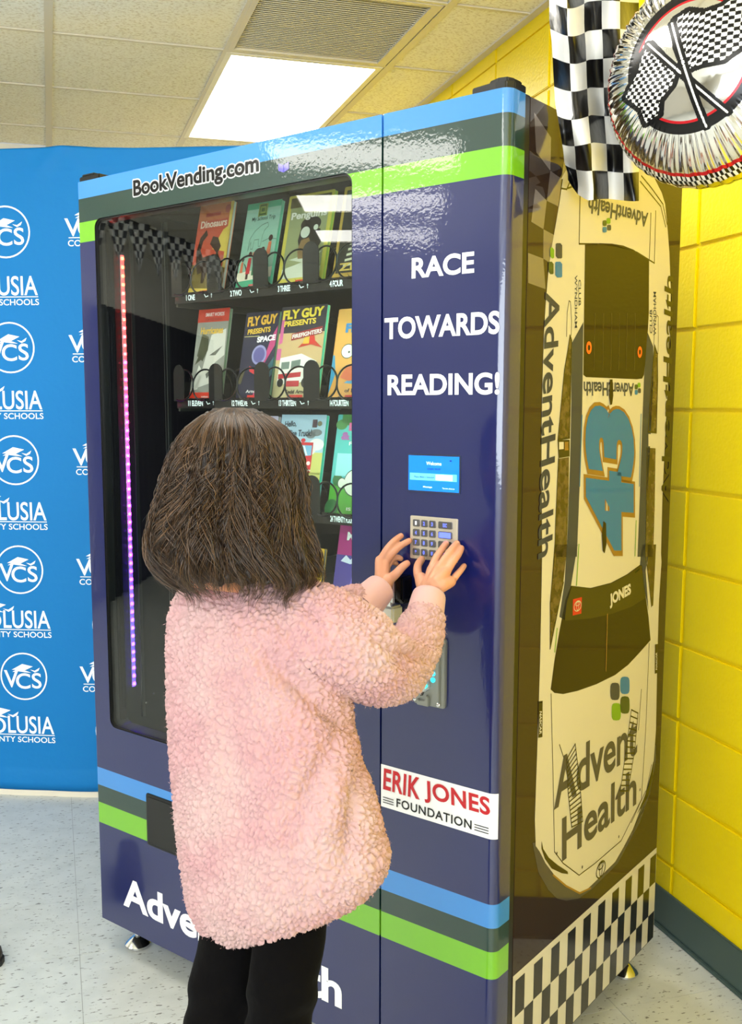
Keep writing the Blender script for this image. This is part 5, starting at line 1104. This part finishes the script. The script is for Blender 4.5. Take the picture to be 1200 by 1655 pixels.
# silhouette of the hair seen from behind: (y, left, right, depth offset, half depth)
HS = [(657, 372, 382, 0, .012), (662, 345, 410, 0, .045), (672, 325, 435, 0, .066), (690, 303, 462, 0, .086), (715, 287, 480, 0, .098), (745, 277, 487, 0, .104), (780, 269, 490, 0, .107), (815, 259, 491, -.004, .108), (850, 250, 494, -.008, .108), (880, 248, 502, -.012, .106), (905, 253, 512, -.014, .104), (925, 264, 519, -.016, .10), (943, 280, 512, -.018, .092), (955, 300, 490, -.018, .080)]
HS = np.array(HS, float)
def hprof(y):
    return [np.interp(y, HS[:, 0], HS[:, k]) for k in (1, 2, 3, 4)]
hcd = 1.47
def hpt(y, phi, sc=1.0):                               # phi: angle round the head, 0 = camera right, 90 = away
    l, r_, do, hd_ = hprof(y); c = D((l+r_)/2, y, hcd+do); a_ = (r_-l)/2/FPX*hcd
    return c+Rh*a_*sc*np.cos(phi)+Fh*hd_*sc*np.sin(phi)
hb = MB(); rg = []
for y in (664, 672, 685, 700, 725, 760, 800, 840, 870, 895, 912, 930):
    l, r_, do, hd_ = hprof(y); c = D((l+r_)/2, y, hcd+do); a_ = (r_-l)/2/FPX*hcd*(.90 if y < 900 else .84)
    rg.append((c, Rh*a_, Fh*hd_*(.88 if y < 900 else .80), 1.0))
loft(hb, rg, 40)
# leave the face free: push the under-layer back where the face looks out
def hairbase(co, no):
    rel = co-hc; f_ = rel@fd; s_ = rel@sd; u_ = rel@ud
    m_ = np.exp(-(s_/.050)**4)*(1/(1+np.exp(-(.045-u_)/.010)))
    cut = np.clip(f_-.035, 0, None)*m_; co = co-fd*cut[:, None]
    ang = np.arctan2((co-hc)@Fh, (co-hc)@Rh)
    w_ = .0028*np.sin(ang*26+12*np.sin(co[:, 2]*30)+3)+.0018*np.sin(ang*57+20*np.sin(co[:, 2]*22))
    return co+no*w_[:, None]
under = remeshed('hair', hb, .0045, m_hair, per, 2, hairbase)
tag(under, 'wavy dark brown shoulder-length hair')
NS, SG = 9000, 22
phi0 = rng.uniform(0, 2*math.pi, NS); 
yend = 957-rng.uniform(0, 1, NS)**1.8*170+rng.normal(0, 7, NS)
# strands that would cover the face stop short or are swept aside
facephi = math.atan2(fd@Fh, fd@Rh)
dph = (phi0-facephi+math.pi) % (2*math.pi)-math.pi; facing = np.abs(dph) < .62
phi0 = np.where(facing, facephi+np.sign(dph)*(.62+np.abs(dph)*.35), phi0)
lphi = rng.uniform(0, 2*math.pi, 150); lamp = rng.uniform(.25, 1, 150); lfr = rng.uniform(1.3, 2.5, 150); lpull = rng.uniform(.84, 1.05, 150); lend = rng.uniform(-30, 14, 150)
near_ = np.argmin(np.abs(((phi0[:, None]-lphi[None, :]+math.pi) % (2*math.pi))-math.pi), 1)
pull = rng.uniform(.1, .55, NS); dl = (lphi[near_]-phi0+math.pi) % (2*math.pi)-math.pi
rad = rng.uniform(.90, 1.015, NS)
Q = np.empty((NS, SG, 3)); wsd = rng.uniform(0, 6.28, NS)
for k in range(SG):
    t_ = k/(SG-1); y = 659+(yend+lend[near_]-659)*(t_**.92)
    ph = phi0+dl*pull*t_**.7+.17*lamp[near_]*np.sin(2*math.pi*lfr[near_]*t_+near_*1.7+.28*wsd)*min(1, t_*1.8)+.022*np.sin(9*t_+wsd)*t_
    l, r_, do, hd_ = np.interp(y, HS[:, 0], HS[:, 1]), np.interp(y, HS[:, 0], HS[:, 2]), np.interp(y, HS[:, 0], HS[:, 3]), np.interp(y, HS[:, 0], HS[:, 4])
    mx, d0 = (l+r_)/2, hcd+do
    c = C_[None, :]+(F_[None, :]+R_[None, :]*((mx-CX)/FPX)[:, None]-U_[None, :]*((y-CY)/FPX)[:, None])*d0[:, None]
    sc_ = rad*(lpull[near_] if t_ > .25 else 1)*(1+(.03+.07*t_)*np.sin(2*math.pi*lfr[near_]*t_+near_)*min(1, t_*2.5)+.05*max(0, t_-.8)*np.sin(near_*2.3))
    if t_ <= .25: sc_ = rad*(1+(lpull[near_]-1)*t_*4)
    a_ = (r_-l)/2/FPX*hcd
    Q[:, k] = c+Rh*(a_*sc_*np.cos(ph))[:, None]+Fh*(hd_*sc_*np.sin(ph))[:, None]
# a few flyaways
fly = rng.choice(NS, 260, replace=False); Q[fly] += (rng.normal(0, .006, (260, 1, 3))*np.linspace(0, 1, SG)[None, :, None]**1.5)
r0 = rng.uniform(.00035, .00075, NS)
T_ = np.gradient(Q, axis=1); T_ /= np.linalg.norm(T_, axis=2)[..., None]+1e-9
A_ = np.cross(T_, np.array([.3, .2, 1.])); A_ /= np.linalg.norm(A_, axis=2)[..., None]+1e-9; B_ = np.cross(T_, A_)
tap = np.interp(np.linspace(0, 1, SG), [0, .1, .8, 1], [.7, 1, 1, .25])
V = np.empty((NS, SG, 3, 3))
for j in range(3):
    q = 2*math.pi*j/3; V[:, :, j] = Q+(A_*math.cos(q)+B_*math.sin(q))*(r0[:, None]*tap[None, :])[..., None]
iv = np.array(wm(per).inverted()); V = V.reshape(-1, 3)@iv[:3, :3].T+iv[:3, 3]
base = (np.arange(NS)*SG*3)[:, None, None]+(np.arange(SG-1)*3)[None, :, None]; j = np.arange(3)[None, None, :]; j2 = (j+1) % 3
quads = np.stack([base+j, base+j2, base+3+j2, base+3+j], -1).reshape(-1).astype(np.int32); NF = len(quads)//4
m4 = bpy.data.meshes.new('hair_strands'); m4.vertices.add(len(V)); m4.vertices.foreach_set('co', V.ravel()); m4.loops.add(NF*4); m4.loops.foreach_set('vertex_index', quads); m4.polygons.add(NF); m4.polygons.foreach_set('loop_start', np.arange(0, NF*4, 4, dtype=np.int32)); m4.polygons.foreach_set('use_smooth', np.ones(NF, bool)); m4.materials.append(m_hs); m4.update()
o = bpy.data.objects.new('hair_strands', m4); COL.objects.link(o); o.parent = under; tag(o, kind='stuff')

# ---- hands
def S(x, y, off): return (x, y, fz(x, y)-off)          # a point a little in front of the machine's face
def finger(mb, pts, r0, r1):
    n = len(pts); chain(mb, [(*p, r0+(r1-r0)*i/(n-1)) for i, p in enumerate(pts)], 12, 4)
m_nail = mat('nail', (226, 168, 146), .3)
hR = MB()
finger(hR, [S(699, 918, .075), S(705, 903, .060), S(714, 889, .038), S(721.5, 878.5, .014)], .0082, .0062)
finger(hR, [S(712, 916, .072), S(721, 902, .058), S(731, 888, .036), S(739, 878.5, .013)], .0086, .0064)
finger(hR, [S(723, 922, .068), S(732, 908, .055), S(741, 896, .034), S(746, 886, .013)], .0082, .0060)
finger(hR, [S(730, 940, .062), S(738, 930, .052), S(745, 922, .036), S(750.5, 914.5, .018)], .0072, .0052)
finger(hR, [S(684, 948, .078), S(676, 928, .064), S(676, 914, .042), S(682, 904, .018)], .0092, .0070)
for p in ((699, 920), (710, 918), (721, 924), (729, 940)):
    chain(hR, [(694, 956, fz(694, 956)-.098, .0150), (.5*(694+p[0]), .5*(956+p[1]), fz(*p)-.084, .0125), (*S(*p, .072), .0100)], 14, 4)
chain(hR, [(692, 985, fz(692, 985)-.118, .0205), (694, 958, fz(694, 958)-.098, .0190), (697, 945, fz(697, 945)-.088, .0175)], 16, 3)
chain(hR, [(688, 955, fz(688, 955)-.094, .015), (681, 935, fz(681, 935)-.078, .012)], 14, 3)
handR = remeshed('hand', hR, .0017, m_skin, per, 3)
hL = MB()
finger(hL, [S(616, 905, .060), S(626, 888, .050), S(637, 875, .034), S(648.5, 866, .014)], .0080, .0058)
finger(hL, [S(624, 908, .052), S(636, 893, .044), S(648, 882, .026), S(662, 874, .008)], .0080, .0058)
finger(hL, [S(628, 912, .044), S(634, 904, .030), S(642, 901, .018), S(648, 903, .012)], .0074, .0056)
finger(hL, [S(622, 916, .036), S(629, 910, .022), S(636, 908, .014), S(641, 911, .010)], .0066, .0050)
finger(hL, [S(628, 938, .070), S(640, 928, .066), S(650, 917, .054), S(658.5, 910.5, .044)], .0100, .0066)
for p, o_ in (((614, 905), .062), ((622, 909), .056), ((624, 914), .048), ((618, 920), .042)):
    chain(hL, [(616, 952, fz(616, 952)-.088, .0145), (.5*(616+p[0])+1, .5*(952+p[1]), fz(*p)-o_-.010, .0120), (*S(*p, o_), .0090)], 14, 4)
chain(hL, [(598, 980, fz(598, 980)-.125, .0195), (612, 960, fz(612, 960)-.096, .0185), (616, 948, fz(616, 948)-.084, .0165)], 16, 3)
chain(hL, [(620, 950, fz(620, 950)-.084, .014), (629, 936, fz(629, 936)-.072, .0115)], 14, 3)
handL = remeshed('hand', hL, .0017, m_skin, per, 3)
def nail(parent, x, y, off, dx, dy, r_=.0042):
    c = D(x, y, fz(x, y)-off); d = R_*dx-U_*dy; d /= np.linalg.norm(d); s_ = np.cross(d, F_); s_ /= np.linalg.norm(s_); M3 = np.stack([s_, d, np.cross(s_, d)], 1)
    b = MB(); b.ball(c, r_*.85, r_*1.15, .0012, 14, 6, rot=M3); mesh_obj('nail', b.V, b.F, m_nail, parent, world=True, smooth=True)
nail(handR, 721.5, 879, .0195, .5, -.8); nail(handR, 739, 879, .0190, .5, -.8); nail(handR, 745.5, 888, .0185, .4, -.8); nail(handR, 750, 916, .0225, .5, -.7, .0036)

# ------------------------------------------------------------------ shoe tip of somebody at the edge of the frame
p = onfloor = None
d_ = pray(-2, 1558); fp = C_+d_*((0-C_[2])/d_[2])
sh = empty('shoe', (float(fp[0]), float(fp[1]), 0), label='dark brown shoe tip at the edge of the speckled floor by the blue backdrop', cat='shoe')
b = MB(); rg = []
dirs = Rh; prp = Fh
for t_, wd_, ht in ((-.24, .026, .07), (-.20, .034, .085), (-.12, .036, .075), (-.06, .040, .055), (-.02, .036, .042), (.0, .024, .030), (.008, .010, .018)): rg.append((np.array([0, 0, .014+ht/2])+dirs*t_, prp*wd_, np.array([0, 0, ht/2]), .85))
loft(b, rg, 20); mesh_obj('upper', b.V, b.F, mat('brown_leather', (44, 32, 26), .45), sh, smooth=True)
b = MB(); pl = [(-.25, .024), (-.2, .036), (-.06, .043), (-.01, .034), (.012, .012)]
poly = [dirs*t_+prp*wd_ for t_, wd_ in pl]+[dirs*t_-prp*wd_ for t_, wd_ in reversed(pl)]; n = len(poly)
b.add([(*p[:2], 0.0) for p in poly]+[(*p[:2], .018) for p in poly], [tuple(range(n)), tuple(range(2*n-1, n-1, -1))]+[(i, i+n, (i+1) % n+n, (i+1) % n) for i in range(n)]); b.obj('sole', mat('dark_sole', (24, 22, 22), .6), sh, bevel=.002)
